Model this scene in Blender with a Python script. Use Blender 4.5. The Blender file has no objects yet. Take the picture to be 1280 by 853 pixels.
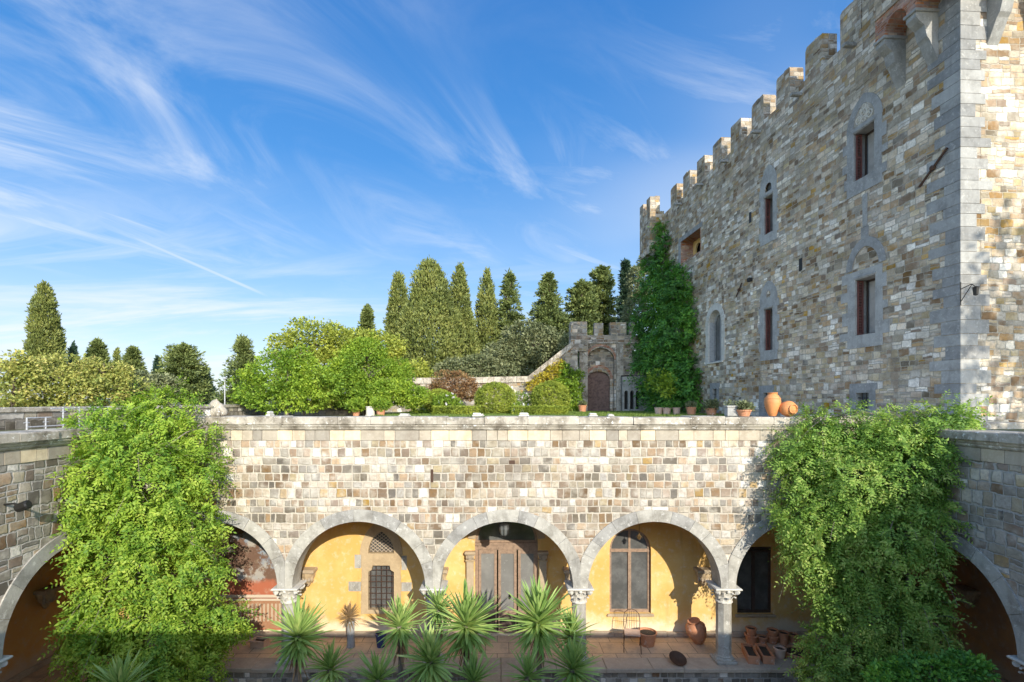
import bpy, math, random
import numpy as np
from mathutils import Vector, Matrix, noise
from mathutils.geometry import tessellate_polygon
random.seed(7); rng = np.random.default_rng(7)
S = bpy.context.scene; COL = S.collection
PI = math.pi; R = math.radians
# ------------------------------------------------------------------ camera, sky, sun, exposure
F, CX, CY, H = 638.0, 622.0, 502.0, 6.6
cd = bpy.data.cameras.new('camera'); cam = bpy.data.objects.new('camera', cd); COL.objects.link(cam)
cam.location = (0, 0, H); cam.rotation_euler = (R(90), 0, 0)
cd.sensor_width = 36; cd.lens = 36*F/1280; cd.shift_x = (640-CX)/1280; cd.shift_y = (CY-426.5)/1280
cd.clip_start = .05; cd.clip_end = 6000
S.camera = cam
SUN = Vector((.35, -1, .457)).normalized()
EL = math.asin(SUN.z); AZ = math.atan2(SUN.x, SUN.y)
W = bpy.data.worlds.new('World'); S.world = W; W.use_nodes = True
S.view_settings.view_transform = 'Standard'; S.view_settings.look = 'None'
S.view_settings.gamma = 1; S.view_settings.use_curve_mapping = False
S.view_settings.exposure = 1.5
SKY_STR, SUN_STR = .15, 2.0

class NT:
    """small helper over a node tree"""
    def __init__(s, t): s.t = t; s.N = t.nodes; s.L = t.links
    def put(s, inp, v):
        if v is None: return
        if isinstance(v, bpy.types.NodeSocket): s.L.new(v, inp)
        else: inp.default_value = v
    def m(s, op, a, b=None, c=None, clamp=False):
        n = s.N.new('ShaderNodeMath'); n.operation = op; n.use_clamp = clamp
        for i, v in enumerate((a, b, c)): s.put(n.inputs[i], v)
        return n.outputs[0]
    def vm(s, op, a, b=None, sc=None):
        n = s.N.new('ShaderNodeVectorMath'); n.operation = op
        s.put(n.inputs[0], a); s.put(n.inputs[1], b)
        if sc is not None: s.put(n.inputs[3], sc)
        return n.outputs['Value'] if op in ('DOT_PRODUCT', 'LENGTH') else n.outputs[0]
    def sep(s, v):
        n = s.N.new('ShaderNodeSeparateXYZ'); s.put(n.inputs[0], v); return n.outputs
    def comb(s, x, y, z):
        n = s.N.new('ShaderNodeCombineXYZ')
        for i, v in enumerate((x, y, z)): s.put(n.inputs[i], v)
        return n.outputs[0]
    def noise(s, vec=None, scale=1, detail=4, rough=.5, w=None, dim='3D', dist=0):
        n = s.N.new('ShaderNodeTexNoise'); n.noise_dimensions = dim
        if vec is not None: s.put(n.inputs['Vector'], vec)
        if w is not None: s.put(n.inputs['W'], w)
        n.inputs['Scale'].default_value = scale; n.inputs['Detail'].default_value = detail
        n.inputs['Roughness'].default_value = rough; n.inputs['Distortion'].default_value = dist
        return n.outputs['Fac']
    def white(s, vec=None, w=None, dim='3D'):
        n = s.N.new('ShaderNodeTexWhiteNoise'); n.noise_dimensions = dim
        if vec is not None: s.put(n.inputs['Vector'], vec)
        if w is not None: s.put(n.inputs['W'], w)
        return n.outputs
    def ss(s, v, a, b, lo=0., hi=1.):
        n = s.N.new('ShaderNodeMapRange'); n.interpolation_type = 'SMOOTHSTEP'
        for i, x in enumerate((v, a, b, lo, hi)): s.put(n.inputs[i], x)
        return n.outputs[0]
    def mix(s, f, a, b, mode='MIX'):
        n = s.N.new('ShaderNodeMix'); n.data_type = 'RGBA'; n.blend_type = mode
        s.put(n.inputs[0], f)
        for i, v in ((6, a), (7, b)):
            if isinstance(v, (tuple, list)): v = tuple(v)[:3]+(1,)
            s.put(n.inputs[i], v)
        return n.outputs[2]
    def ramp(s, f, stops, const=False):
        n = s.N.new('ShaderNodeValToRGB'); r = n.color_ramp
        if const: r.interpolation = 'CONSTANT'
        while len(r.elements) < len(stops): r.elements.new(.5)
        for e, (p, c) in zip(r.elements, stops): e.position = p; e.color = tuple(c)+(1,)
        s.put(n.inputs[0], f); return n.outputs[0]
    def hsv(s, c, h=.5, sat=1, v=1):
        n = s.N.new('ShaderNodeHueSaturation')
        for i, x in enumerate((h, sat, v)): s.put(n.inputs[i], x)
        s.put(n.inputs['Color'], c); return n.outputs[0]
    def coord(s, w='Object'): return s.N.new('ShaderNodeTexCoord').outputs[w]

def world():
    W.node_tree.nodes.clear(); n = NT(W.node_tree)
    sky = n.N.new('ShaderNodeTexSky'); sky.sky_type = 'NISHITA'; sky.sun_disc = False
    sky.sun_elevation = EL; sky.sun_rotation = AZ; sky.altitude = 300
    sky.air_density = 1.0; sky.dust_density = .6; sky.ozone_density = 2.0
    d = n.coord('Generated'); x, y, z = n.sep(d)
    zc = n.m('MAXIMUM', z, 0.0)
    k = n.m('DIVIDE', 1.0, n.m('ADD', zc, .10))
    px, py = n.m('MULTIPLY', x, k), n.m('MULTIPLY', y, k)
    def cirrus(ang, sx, sy, off, lo, hi, det=6, dist=.6, rough=.62):
        c, s_ = math.cos(ang), math.sin(ang)
        u = n.m('ADD', n.m('MULTIPLY', px, c*sx), n.m('MULTIPLY', py, s_*sx))
        v = n.m('ADD', n.m('MULTIPLY', px, -s_*sy), n.m('MULTIPLY', py, c*sy))
        return n.ss(n.noise(n.comb(u, v, off), 1, det, rough, dist=dist), lo, hi)
    big = cirrus(.5, .45, .6, 3.1, .44, .68, 3, .3, .5)
    st1 = cirrus(1.05, .8, 1.9, 1.7, .40, .82, 10, 1.6)
    st2 = cirrus(.55, .7, 2.2, 8.2, .42, .80, 10, 1.3, .66)
    st3 = cirrus(-.05, .30, 1.1, 5.0, .42, .66, 7, .8)
    low = n.ss(z, .42, .12)
    right = n.ss(n.m('ADD', n.m('MULTIPLY', x, .9), n.m('MULTIPLY', z, -1.0)), -.55, .15)
    left = n.ss(n.m('MULTIPLY', x, -1.0), .10, .55)
    c = n.m('MAXIMUM', n.m('MULTIPLY', st1, n.m('ADD', .08, n.m('MULTIPLY', big, .95))), n.m('MULTIPLY', n.m('MULTIPLY', n.m('MAXIMUM', st2, n.m('MULTIPLY', big, .5)), right), .95))
    c = n.m('MAXIMUM', c, n.m('MULTIPLY', n.m('MULTIPLY', st3, low), n.m('ADD', .35, n.m('MULTIPLY', left, .65))))
    # the contrail: a great circle arc between two directions
    def dr(px_, py_): return Vector(((px_-CX)/F, 1, (CY-py_)/F)).normalized()
    a, b = dr(165, 296), dr(325, 366); nrm = a.cross(b).normalized(); mid = (a+b).normalized()
    dn = n.m('ABSOLUTE', n.vm('DOT_PRODUCT', d, tuple(nrm)))
    md = n.vm('DOT_PRODUCT', d, tuple(mid))
    tr = n.m('MULTIPLY', n.ss(dn, .0038, .0008), n.ss(md, math.cos(a.angle(b)*.62), math.cos(a.angle(b)*.35)))
    c = n.m('MAXIMUM', c, n.m('MULTIPLY', tr, .55))
    c = n.m('MULTIPLY', c, .80, clamp=True)
    grad = n.ramp(zc, [(0, (1.5, 1.75, 2.0)), (.10, (1.05, 1.45, 1.95)), (.22, (.46, 1.02, 1.9)), (.42, (.035, .56, 1.6)), (.7, (.01, .37, 1.3)), (1, (.01, .3, 1.2))])
    # near the sun (behind the viewer) the sky keeps its own glow
    back = n.ss(y, .1, -.4)
    col = n.mix(n.m('MULTIPLY_ADD', back, -.86, .86), sky.outputs[0], grad)
    col = n.mix(c, col, (2.25, 2.38, 2.55))
    bg = n.N.new('ShaderNodeBackground'); n.put(bg.inputs[0], col); bg.inputs[1].default_value = SKY_STR
    o = n.N.new('ShaderNodeOutputWorld'); n.L.new(bg.outputs[0], o.inputs[0])
world()
sl = bpy.data.lights.new('sun', 'SUN'); sl.energy = SUN_STR; sl.angle = R(.5); sl.color = (1, .93, .80)
so = bpy.data.objects.new('sun', sl); COL.objects.link(so)
so.rotation_euler = (-SUN).to_track_quat('-Z', 'Y').to_euler(); so.location = (10, -30, 30)

# ------------------------------------------------------------------ mesh helpers
def P(px, py, Y): return Vector(((px-CX)*Y/F, Y, H-(py-CY)*Y/F))

class MB:
    def __init__(s): s.v = []; s.f = []
    def add(s, vs, fs, M=None):
        o = len(s.v); s.v += [tuple(M @ Vector(p)) if M else tuple(p) for p in vs]
        s.f += [tuple(i+o for i in f) for f in fs]; return s
    def box(s, x0, x1, y0, y1, z0, z1, M=None, bev=0, jit=0):
        j = lambda: random.uniform(-jit, jit) if jit else 0
        if bev:
            b = bev; lo = []; 
            def ring(z, k): return [(x0+k, y0+k, z), (x1-k, y0+k, z), (x1-k, y1-k, z), (x0+k, y1-k, z)]
            vs = ring(z0, b)+ring(z0+b, 0)+ring(z1-b, 0)+ring(z1, b)
            vs = [(p[0]+j(), p[1]+j(), p[2]+j()) for p in vs]
            fs = [(3, 2, 1, 0), (12, 13, 14, 15)]
            for r in range(3):
                for i in range(4):
                    k = (i+1) % 4; fs.append((r*4+i, r*4+k, r*4+4+k, r*4+4+i))
            return s.add(vs, fs, M)
        vs = [(x0, y0, z0), (x1, y0, z0), (x1, y1, z0), (x0, y1, z0), (x0, y0, z1), (x1, y0, z1), (x1, y1, z1), (x0, y1, z1)]
        if jit: vs = [(p[0]+j(), p[1]+j(), p[2]+j()) for p in vs]
        return s.add(vs, [(3, 2, 1, 0), (4, 5, 6, 7), (0, 1, 5, 4), (1, 2, 6, 5), (2, 3, 7, 6), (3, 0, 4, 7)], M)
    def slab(s, outer, holes, y0, y1, M=None):
        """polygon with holes in the XZ plane, thick along Y"""
        loops = [[Vector((a, b, 0)) for a, b in l] for l in [outer]+list(holes)]
        tri = tessellate_polygon(loops)
        pts = [(p.x, p.y) for l in loops for p in l]; n = len(pts)
        vs = [(a, y0, b) for a, b in pts]+[(a, y1, b) for a, b in pts]
        fs = []
        for t in tri:
            a, b, c = [pts[i] for i in t]
            ccw = (b[0]-a[0])*(c[1]-a[1])-(b[1]-a[1])*(c[0]-a[0]) > 0
            t = tuple(t) if ccw else tuple(t)[::-1]
            fs.append(t); fs.append(tuple(i+n for i in t[::-1]))
        o = 0
        for li, l in enumerate(loops):
            k = len(l); area = sum(l[i].x*l[(i+1) % k].y-l[(i+1) % k].x*l[i].y for i in range(k))
            flip = (area < 0) != (li > 0)
            for i in range(k):
                a, b = o+i, o+(i+1) % k
                fs.append((a, b, b+n, a+n)[::-1] if not flip else (a, b, b+n, a+n))
            o += k
        return s.add(vs, fs, M)
    def lathe(s, prof, n=16, M=None, caps=True, rx=1, ry=1, ph=0):
        vs = []; fs = []
        for r, z in prof:
            for i in range(n):
                a = 2*PI*i/n+ph; vs.append((r*math.cos(a)*rx, r*math.sin(a)*ry, z))
        for k in range(len(prof)-1):
            for i in range(n):
                j = (i+1) % n; fs.append((k*n+i, k*n+j, k*n+n+j, k*n+n+i))
        if caps: fs += [tuple(range(n))[::-1], tuple(range((len(prof)-1)*n, len(prof)*n))]
        return s.add(vs, fs, M)
    def tube(s, pts, rad, n=6, M=None):
        pts = [Vector(p) for p in pts]; rad = rad if isinstance(rad, (list, tuple)) else [rad]*len(pts)
        vs = []; fs = []
        up = Vector((0, 0, 1))
        for i, p in enumerate(pts):
            d = (pts[min(i+1, len(pts)-1)]-pts[max(i-1, 0)]).normalized()
            a = d.cross(up); a = a.normalized() if a.length > 1e-3 else Vector((1, 0, 0)); b = a.cross(d)
            for k in range(n):
                t = 2*PI*k/n; q = p+(a*math.cos(t)+b*math.sin(t))*rad[i]; vs.append(tuple(q))
        for i in range(len(pts)-1):
            for k in range(n):
                j = (k+1) % n; fs.append((i*n+k, i*n+j, i*n+n+j, i*n+n+k))
        fs += [tuple(range(n)), tuple(range((len(pts)-1)*n, len(pts)*n))[::-1]]
        return s.add(vs, fs, M)
    def build(s, name, mat, parent=None, smooth=False, **tags):
        me = bpy.data.meshes.new(name); me.from_pydata(s.v, [], s.f); me.update()
        if smooth: me.shade_smooth()
        if smooth == 'auto': me.set_sharp_from_angle(angle=R(40))
        if mat: me.materials.append(mat)
        o = bpy.data.objects.new(name, me); COL.objects.link(o); o.parent = parent
        for k, v in tags.items(): o[k] = v
        return o

def thing(name, label, cat, loc=(0, 0, 0), rz=0, group=None):
    o = bpy.data.objects.new(name, None); COL.objects.link(o); o.empty_display_size = .2
    o.location = loc; o.rotation_euler = (0, 0, rz); o['label'] = label; o['category'] = cat
    if group: o['group'] = group
    return o
def dup(o, loc=None, rz=None, label=None, scale=None, parent=None):
    c = o.copy(); COL.objects.link(c); c.parent = parent
    if loc is not None: c.location = loc
    if rz is not None: c.rotation_euler = (0, 0, rz)
    if scale is not None: c.scale = (scale,)*3 if not isinstance(scale, tuple) else scale
    if label: c['label'] = label
    for ch in list(o.children): dup(ch, parent=c)
    return c
def Tm(x=0, y=0, z=0, rz=0, rx=0, ry=0, s=1):
    return Matrix.Translation((x, y, z)) @ Matrix.Rotation(rz, 4, 'Z') @ Matrix.Rotation(ry, 4, 'Y') @ Matrix.Rotation(rx, 4, 'X') @ Matrix.Scale(s, 4)
def arc(cx, cz, r, a0, a1, n): return [(cx+r*math.cos(a0+(a1-a0)*i/n), cz+r*math.sin(a0+(a1-a0)*i/n)) for i in range(n+1)]
def arch_hole(cx, w, z0, zs, n=14, rise=None):
    """opening with straight jambs and a round (or segmental) head"""
    r = w/2; rise = r if rise is None else rise
    return [(cx-r, z0), (cx+r, z0)]+[(cx+r*math.cos(PI*i/n), zs+rise*math.sin(PI*i/n)) for i in range(n+1)]
def pointed(cx, w, z0, zs, k=1.0, n=8):
    """gothic head: two arcs of radius k*w"""
    r = k*w; h = w/2; c0 = cx+h-r; am = math.acos((r-h)/r)
    rt = [(c0+r*math.cos(am*i/n), zs+r*math.sin(am*i/n)) for i in range(n+1)]
    lt = [(2*cx-x, z) for x, z in rt[::-1]][1:]
    return [(cx-h, z0), (cx+h, z0)]+rt+lt
def rect(x0, x1, z0, z1): return [(x0, z0), (x1, z0), (x1, z1), (x0, z1)]

# ------------------------------------------------------------------ materials
def new_mat(name):
    m = bpy.data.materials.new(name); m.use_nodes = True; n = NT(m.node_tree)
    b = n.N['Principled BSDF']; return m, n, b
def bump(n, b, h, strength=.6, dist=.02):
    k = n.N.new('ShaderNodeBump'); k.inputs['Strength'].default_value = strength; k.inputs['Distance'].default_value = dist
    n.put(k.inputs['Height'], h); n.L.new(k.outputs[0], b.inputs['Normal'])

def masonry(name, pal, row=.2, colw=.24, mortar=(.42, .38, .32), mw=.012, wob=.012, rowvar=.5, rot=.0, stain=(.16, .13, .10), stain_amt=.5, bumpd=.03, mott=.35, streak=.3, sizemix=True, moss=0):
    m, n, b = new_mat(name); c = n.coord(); x, y, z = n.sep(c)
    w1 = n.noise(c, 5.5, 2); w2 = n.noise(n.vm('ADD', c, (31, 7, 3)), 5.5, 2)
    w3 = n.noise(c, .55, 2)
    u = n.m('ADD', n.m('ADD', x, y), n.m('MULTIPLY', n.m('SUBTRACT', w1, .5), wob*5))
    v = n.m('ADD', z, n.m('MULTIPLY', n.m('SUBTRACT', w2, .5), wob*5))
    v = n.m('ADD', v, n.m('MULTIPLY', n.m('SUBTRACT', w3, .5), rot))
    v = n.m('ADD', v, n.m('MULTIPLY', n.noise(w=z, dim='1D', scale=1.1/row*.35, detail=1), row*rowvar*2))
    vr = n.m('DIVIDE', v, row); r = n.m('FLOOR', vr); fr = n.m('SUBTRACT', vr, r)
    wn = n.white(w=r, dim='1D')[0]
    k = n.m('MULTIPLY_ADD', wn, .6, .7); wid = n.m('MULTIPLY', k, colw)
    uu = n.m('ADD', n.m('DIVIDE', u, wid), n.m('MULTIPLY', wn, 17.3))
    uu = n.m('ADD', uu, n.m('MULTIPLY', n.noise(n.comb(n.m('MULTIPLY', uu, .6), n.m('MULTIPLY', r, 7.13), 0), 1, 1), 1.5))
    q = n.m('FLOOR', uu); fc = n.m('SUBTRACT', uu, q)
    rnd = n.white(n.comb(r, q, 3.7)); rv, rc = rnd[0], rnd[1]
    r2 = n.white(n.comb(r, q, 9.1))[0]
    if sizemix:   # some stones are laid as two thin ones
        sp = n.m('GREATER_THAN', r2, .74)
        fr2 = n.m('MULTIPLY', fr, 2.0); hi = n.m('FLOOR', fr2)
        frs = n.m('SUBTRACT', fr2, hi)
        dv2 = n.m('MULTIPLY', n.m('MINIMUM', frs, n.m('SUBTRACT', 1.0, frs)), row*.5)
        dv1 = n.m('MULTIPLY', n.m('MINIMUM', fr, n.m('SUBTRACT', 1.0, fr)), row)
        dv = n.m('ADD', n.m('MULTIPLY', dv1, n.m('SUBTRACT', 1.0, sp)), n.m('MULTIPLY', dv2, sp))
        rnd = n.white(n.comb(r, q, n.m('MULTIPLY', n.m('ADD', hi, .37), sp))); rv, rc = rnd[0], rnd[1]
    else: dv = n.m('MULTIPLY', n.m('MINIMUM', fr, n.m('SUBTRACT', 1.0, fr)), row)
    du = n.m('MULTIPLY', n.m('MINIMUM', fc, n.m('SUBTRACT', 1.0, fc)), wid)
    d = n.m('SMOOTH_MIN', du, dv, .018)
    d = n.m('ADD', d, n.m('MULTIPLY', n.m('SUBTRACT', n.noise(c, 24, 2), .5), .012))
    mask = n.ss(d, mw*.55, mw*1.6)
    col = n.ramp(rv, pal, True)
    cr, cg, cb = n.sep(rc)
    col = n.hsv(col, n.m('MULTIPLY_ADD', cr, .020, .492), n.m('MULTIPLY_ADD', cg, .5, .72), n.m('MULTIPLY_ADD', cb, .5, .75))
    no = n.noise(c, 13, 7, .72); nb = n.noise(c, 3.1, 5, .6)
    col = n.mix(n.ss(no, .35, .75, 0, mott), col, stain)
    col = n.mix(n.ss(nb, .45, .72, 0, mott), col, (.62, .57, .47))
    pv = n.noise(n.comb(n.m('MULTIPLY', u, .55), n.m('MULTIPLY', z, 1.1), 2.2), 1, 5, .62)
    col = n.hsv(col, .5, n.ss(pv, .35, .65, .85, 1.2), n.ss(pv, .33, .67, 1.18, .66))
    mc = n.mix(n.ss(no, .3, .7), mortar, tuple(a*.72 for a in mortar))
    col = n.mix(mask, mc, col)
    if name == 'castle_masonry': col = n.mix(n.ss(n.m('ADD', z, n.m('MULTIPLY', n.noise(c, .8, 5, .6), 5)), 16.5, 22, 0, .25), col, (.19, .13, .08))
    # weather stains: large blotches and vertical runs
    sv = n.noise(n.comb(n.m('MULTIPLY', u, 2.2), n.m('MULTIPLY', z, .22), n.m('MULTIPLY', x, .1)), 1, 5, .6)
    col = n.mix(n.ss(sv, .52, .75, 0, streak), col, stain)
    col = n.mix(n.ss(n.noise(c, .35, 5, .6), .5, .72, 0, stain_amt), col, stain)
    if moss: col = n.mix(n.ss(n.noise(c, 1.7, 6, .7), .58, .72, 0, moss), col, (.20, .19, .07))
    n.put(b.inputs['Base Color'], col); b.inputs['Roughness'].default_value = .92
    hgt = n.m('ADD', n.m('MULTIPLY', mask, n.m('MULTIPLY_ADD', rv, .45, .55)), n.m('MULTIPLY', no, .35))
    bump(n, b, hgt, .7, bumpd)
    return m
CRE, WHT, TAN, BRN, GRY, DGR, OCH, BUF = (.60, .515, .39), (.73, .68, .59), (.42, .30, .19), (.235, .155, .095), (.345, .305, .25), (.17, .145, .115), (.47, .30, .14), (.49, .40, .285)
def pal(*w):
    cs = [CRE, WHT, TAN, BRN, GRY, DGR, OCH, BUF]; t = sum(w); a = 0; out = []
    for c, k in zip(cs, w):
        if k: out.append((a/t, c)); a += k
    return out
M = {}
M['front'] = masonry('court_masonry', pal(2.8, 2.4, 4.6, 3.8, 3.6, 1.6, .8, 2.4), row=.205, colw=.235, mortar=(.58, .51, .40), mw=.016, wob=.010, rot=.06, streak=.5, stain=(.21, .17, .125), stain_amt=.6, bumpd=.035, sizemix=False, mott=.7)
M['wing'] = masonry('wing_masonry', pal(1.8, 1.2, 1.5, 1.3, 3.5, 1.8, .4, 2), row=.225, colw=.27, mortar=(.45, .42, .37), mw=.014, wob=.018, rot=.10, bumpd=.05, stain=(.15, .13, .11), mott=.6)
M['castle'] = masonry('castle_masonry', [(p, tuple(k*q for k, q in zip(c, (1.2, 1.16, 1.08)))) for p, c in pal(4.2, 3.8, 3.2, 2.8, 1.4, .4, 1.2, 3.4)], row=.20, colw=.34, mortar=(.50, .44, .34), mw=.011, wob=.020, rot=.12, bumpd=.04, mott=.55, streak=.45, stain=(.18, .13, .085), stain_amt=.3)
M['rubble'] = masonry('garden_rubble', pal(2, 1, 2, 1.3, 3, 1.4, .4, 2), row=.26, colw=.38, mortar=(.40, .36, .29), mw=.02, wob=.03, rot=.3, stain=(.15, .13, .10), stain_amt=.6, moss=.5)
M['plinth'] = masonry('plinth_blocks', pal(.4, .8, .2, .6, 4, 4, 0, .6), row=.20, colw=.26, mortar=(.42, .39, .34), mw=.014, wob=.008, rot=.02, sizemix=False, stain=(.10, .09, .08))
M['brick'] = masonry('red_brick', [(0, (.42, .17, .09)), (.4, (.50, .22, .12)), (.7, (.34, .13, .08)), (.88, (.52, .30, .18))], row=.075, colw=.24, mortar=(.38, .30, .24), mw=.007, wob=.004, rot=.02, sizemix=False, bumpd=.01)
M['parapet'] = masonry('long_parapet_blocks', pal(.5, .8, .6, .6, 4, 2, 0, 1.3), row=.3, colw=.62, mortar=(.25, .22, .18), mw=.016, wob=.015, rot=.05, stain=(.10, .08, .06), stain_amt=.7)

def stone(name, base, dark, lichen=.0, sc=1., island=0., bumpd=.012, stains=.5, rough=.88, blocks=0):
    m, n, b = new_mat(name); c = n.coord()
    n1 = n.noise(c, 2.1*sc, 6, .62); n2 = n.noise(c, 13*sc, 6, .7); n3 = n.noise(c, 45*sc, 3, .6)
    col = n.mix(n.ss(n1, .40, .68, 0, stains), base, dark)
    col = n.mix(n.ss(n2, .45, .78, 0, .45), col, tuple(min(1, a*1.45) for a in base))
    x, y, z = n.sep(c)
    sv = n.noise(n.comb(n.m('MULTIPLY', n.m('ADD', x, y), 5.0), n.m('MULTIPLY', z, .5), 0), 1, 4, .6)
    col = n.mix(n.ss(sv, .5, .75, 0, stains*.7), col, dark)
    if island:
        g = n.N.new('ShaderNodeNewGeometry'); ri = g.outputs['Random Per Island']
        col = n.hsv(col, .5, n.m('MULTIPLY_ADD', ri, .5, .75), n.m('MULTIPLY_ADD', ri, island, 1-island/2))
    if lichen:
        ln = n.noise(c, 7.5, 7, .78)
        col = n.mix(n.ss(ln, .56, .63, 0, lichen), col, (.74, .72, .66))
        ln2 = n.noise(n.vm('ADD', c, (9, 2, 5)), 3.1, 7, .75)
        col = n.mix(n.ss(ln2, .60, .68, 0, lichen*.8), col, (.12, .105, .085))
    n.put(b.inputs['Base Color'], col); b.inputs['Roughness'].default_value = rough
    bump(n, b, n.m('ADD', n2, n.m('MULTIPLY', n3, .4)), .6, bumpd); return m
M['serena'] = stone('grey_sandstone', (.41, .39, .34), (.20, .185, .155), .45, island=.3, stains=.8)
M['quoin'] = stone('quoin_sandstone', (.32, .315, .295), (.20, .195, .18), .3, island=.45, stains=.8)
M['cornice'] = stone('weathered_coping', (.46, .41, .33), (.15, .125, .09), .9, bumpd=.03, stains=.95)
M['sandtrim'] = stone('buff_sandstone', (.42, .335, .23), (.28, .21, .14), island=.2)
M['marble'] = stone('pale_stone', (.60, .57, .50), (.38, .35, .30), .3)
M['flag'] = stone('flagstone', (.44, .355, .265), (.28, .22, .16), .1, sc=.8)
def floor_mat():
    m, n, b = new_mat('terracotta_floor'); c = n.coord()
    br = n.N.new('ShaderNodeTexBrick'); n.put(br.inputs['Vector'], n.vm('MULTIPLY', c, (1, 1, 1)))
    br.inputs['Color1'].default_value = (.66, .48, .31, 1); br.inputs['Color2'].default_value = (.57, .40, .25, 1); br.inputs['Mortar'].default_value = (.16, .12, .085, 1)
    br.inputs['Scale'].default_value = 1; br.inputs['Brick Width'].default_value = .62; br.inputs['Row Height'].default_value = .62; br.inputs['Mortar Size'].default_value = .008; br.offset = .5
    col = n.mix(n.ss(n.noise(c, 2.4, 6, .65), .42, .7, 0, .6), br.outputs[0], (.30, .235, .18))
    col = n.mix(n.ss(n.noise(c, 17, 4, .6), .5, .8, 0, .35), col, (.17, .12, .09))
    n.put(b.inputs['Base Color'], col); b.inputs['Roughness'].default_value = .8
    bump(n, b, n.noise(c, 20, 4), .4, .01); return m
M['floor'] = floor_mat()
def plaster(name, a, bcol, pale, low=True):
    m, n, b = new_mat(name); c = n.coord(); x, y, z = n.sep(c)
    n1 = n.noise(c, .9, 6, .6); n2 = n.noise(c, 5.5, 6, .65)
    col = n.mix(n.ss(n1, .38, .66), a, bcol)
    col = n.mix(n.ss(n2, .50, .72, 0, .5), col, pale)
    if low:   # paint worn away and lime bloom near the floor, a stain of the wall itself
        wv = n.m('ADD', z, n.m('MULTIPLY', n.m('SUBTRACT', n.noise(c, 2.2, 6, .7), .5), 1.1))
        col = n.mix(n.ss(wv, .62, .12, 0, .85), col, pale)
    sv = n.noise(n.comb(n.m('MULTIPLY', n.m('ADD', x, y), 4.0), n.m('MULTIPLY', z, .5), 0), 1, 5, .6)
    col = n.mix(n.ss(sv, .56, .78, 0, .4), col, tuple(k*.6 for k in a))
    n.put(b.inputs['Base Color'], col); b.inputs['Roughness'].default_value = .9
    bump(n, b, n.m('ADD', n2, n.noise(c, 30, 3)), .25, .012); return m
M['ochre'] = plaster('ochre_plaster', (.66, .39, .11), (.74, .50, .19), (.72, .63, .48))
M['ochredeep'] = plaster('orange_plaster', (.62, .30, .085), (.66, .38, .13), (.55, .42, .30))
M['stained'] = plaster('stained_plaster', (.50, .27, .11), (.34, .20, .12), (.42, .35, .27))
def simple(name, col, rough=.6, metal=0, var=.25, sc=8, bumpd=0., spec=.5):
    m, n, b = new_mat(name); c = n.coord()
    n.put(b.inputs['Base Color'], n.mix(n.ss(n.noise(c, sc, 5, .65), .35, .7), col, tuple(k*(1-var) for k in col)))
    b.inputs['Roughness'].default_value = rough; b.inputs['Metallic'].default_value = metal
    b.inputs['Specular IOR Level'].default_value = spec
    if bumpd: bump(n, b, n.noise(c, sc*3, 4), .5, bumpd)
    return m
M['terracotta'] = stone('terracotta', (.52, .235, .12), (.33, .15, .085), .35, sc=2.5, bumpd=.005, rough=.8)
M['terraorange'] = stone('orange_terracotta', (.66, .27, .09), (.50, .18, .06), 0, sc=2.5, bumpd=.003, rough=.6)
M['terrapale'] = stone('limed_terracotta', (.58, .42, .32), (.42, .25, .17), 0, sc=4, bumpd=.004, rough=.8)
M['soil'] = simple('potting_soil', (.06, .045, .03), .95, bumpd=.02)
M['iron'] = simple('rusty_iron', (.10, .055, .035), .7, .4)
M['dkiron'] = simple('dark_iron', (.035, .033, .03), .55, .5)
M['wood'] = simple('brown_window_wood', (.34, .23, .155), .55, var=.35, sc=14, bumpd=.002)
M['dkwood'] = simple('dark_window_wood', (.075, .05, .038), .6, var=.4, sc=14)
M['shutter'] = simple('oxblood_shutter_paint', (.17, .058, .045), .6, var=.4, sc=9)
M['gatewood'] = simple('old_gate_wood', (.20, .125, .10), .8, var=.5, sc=6, bumpd=.01)
M['whiteiron'] = simple('white_painted_iron', (.46, .47, .48), .6)
M['blueglaze'] = simple('blue_glaze', (.03, .05, .16), .25)
M['greydrum'] = simple('grey_cement', (.36, .36, .35), .8)
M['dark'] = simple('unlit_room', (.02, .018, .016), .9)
M['curtain'] = simple('pale_curtain', (.45, .42, .37), .9, sc=3)
M['bulb'] = simple('dull_brass', (.30, .20, .09), .4, .7)
def glass(name, tint=(.085, .085, .08), rough=.06, con=1.7):
    m, n, b = new_mat(name); c = n.coord()
    n.put(b.inputs['Base Color'], n.mix(n.ss(n.noise(c, 1.6, 6, .7), .4, .65), tint, tuple(k*con for k in tint)))
    n.put(b.inputs['Roughness'], n.ss(n.noise(c, 7, 5, .7), .3, .8, rough, rough+.25)); b.inputs['Specular IOR Level'].default_value = .8
    bump(n, b, n.noise(c, 1.3, 2), .25, .02); return m
M['glass'] = glass('old_window_glass'); M['glassblue'] = glass('window_glass_sky', (.10, .115, .125), .08)
M['glassgrey'] = glass('curtain_reflection_glass', (.19, .185, .17), .10, 1.3)  # pale grey tint stands in for curtains and painted sky reflection
BR = {'wisteria_leaf': 1.7, 'wisteria_leaf_pale': 1.8, 'bright_green_leaf': 1.75, 'creeper_leaf': 2.1, 'cypress_needles': 1.85, 'cedar_needles': 1.8, 'boxwood_leaf': 2.6, 'holm_oak_leaf': 1.9, 'autumn_leaf': 2.2, 'yucca_blade': 2.0, 'oak_leaf': 2.3, 'dark_cypress_needles': 1.7, 'white_petal': 1, 'yellow_creeper_leaf': 1.1}
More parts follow.
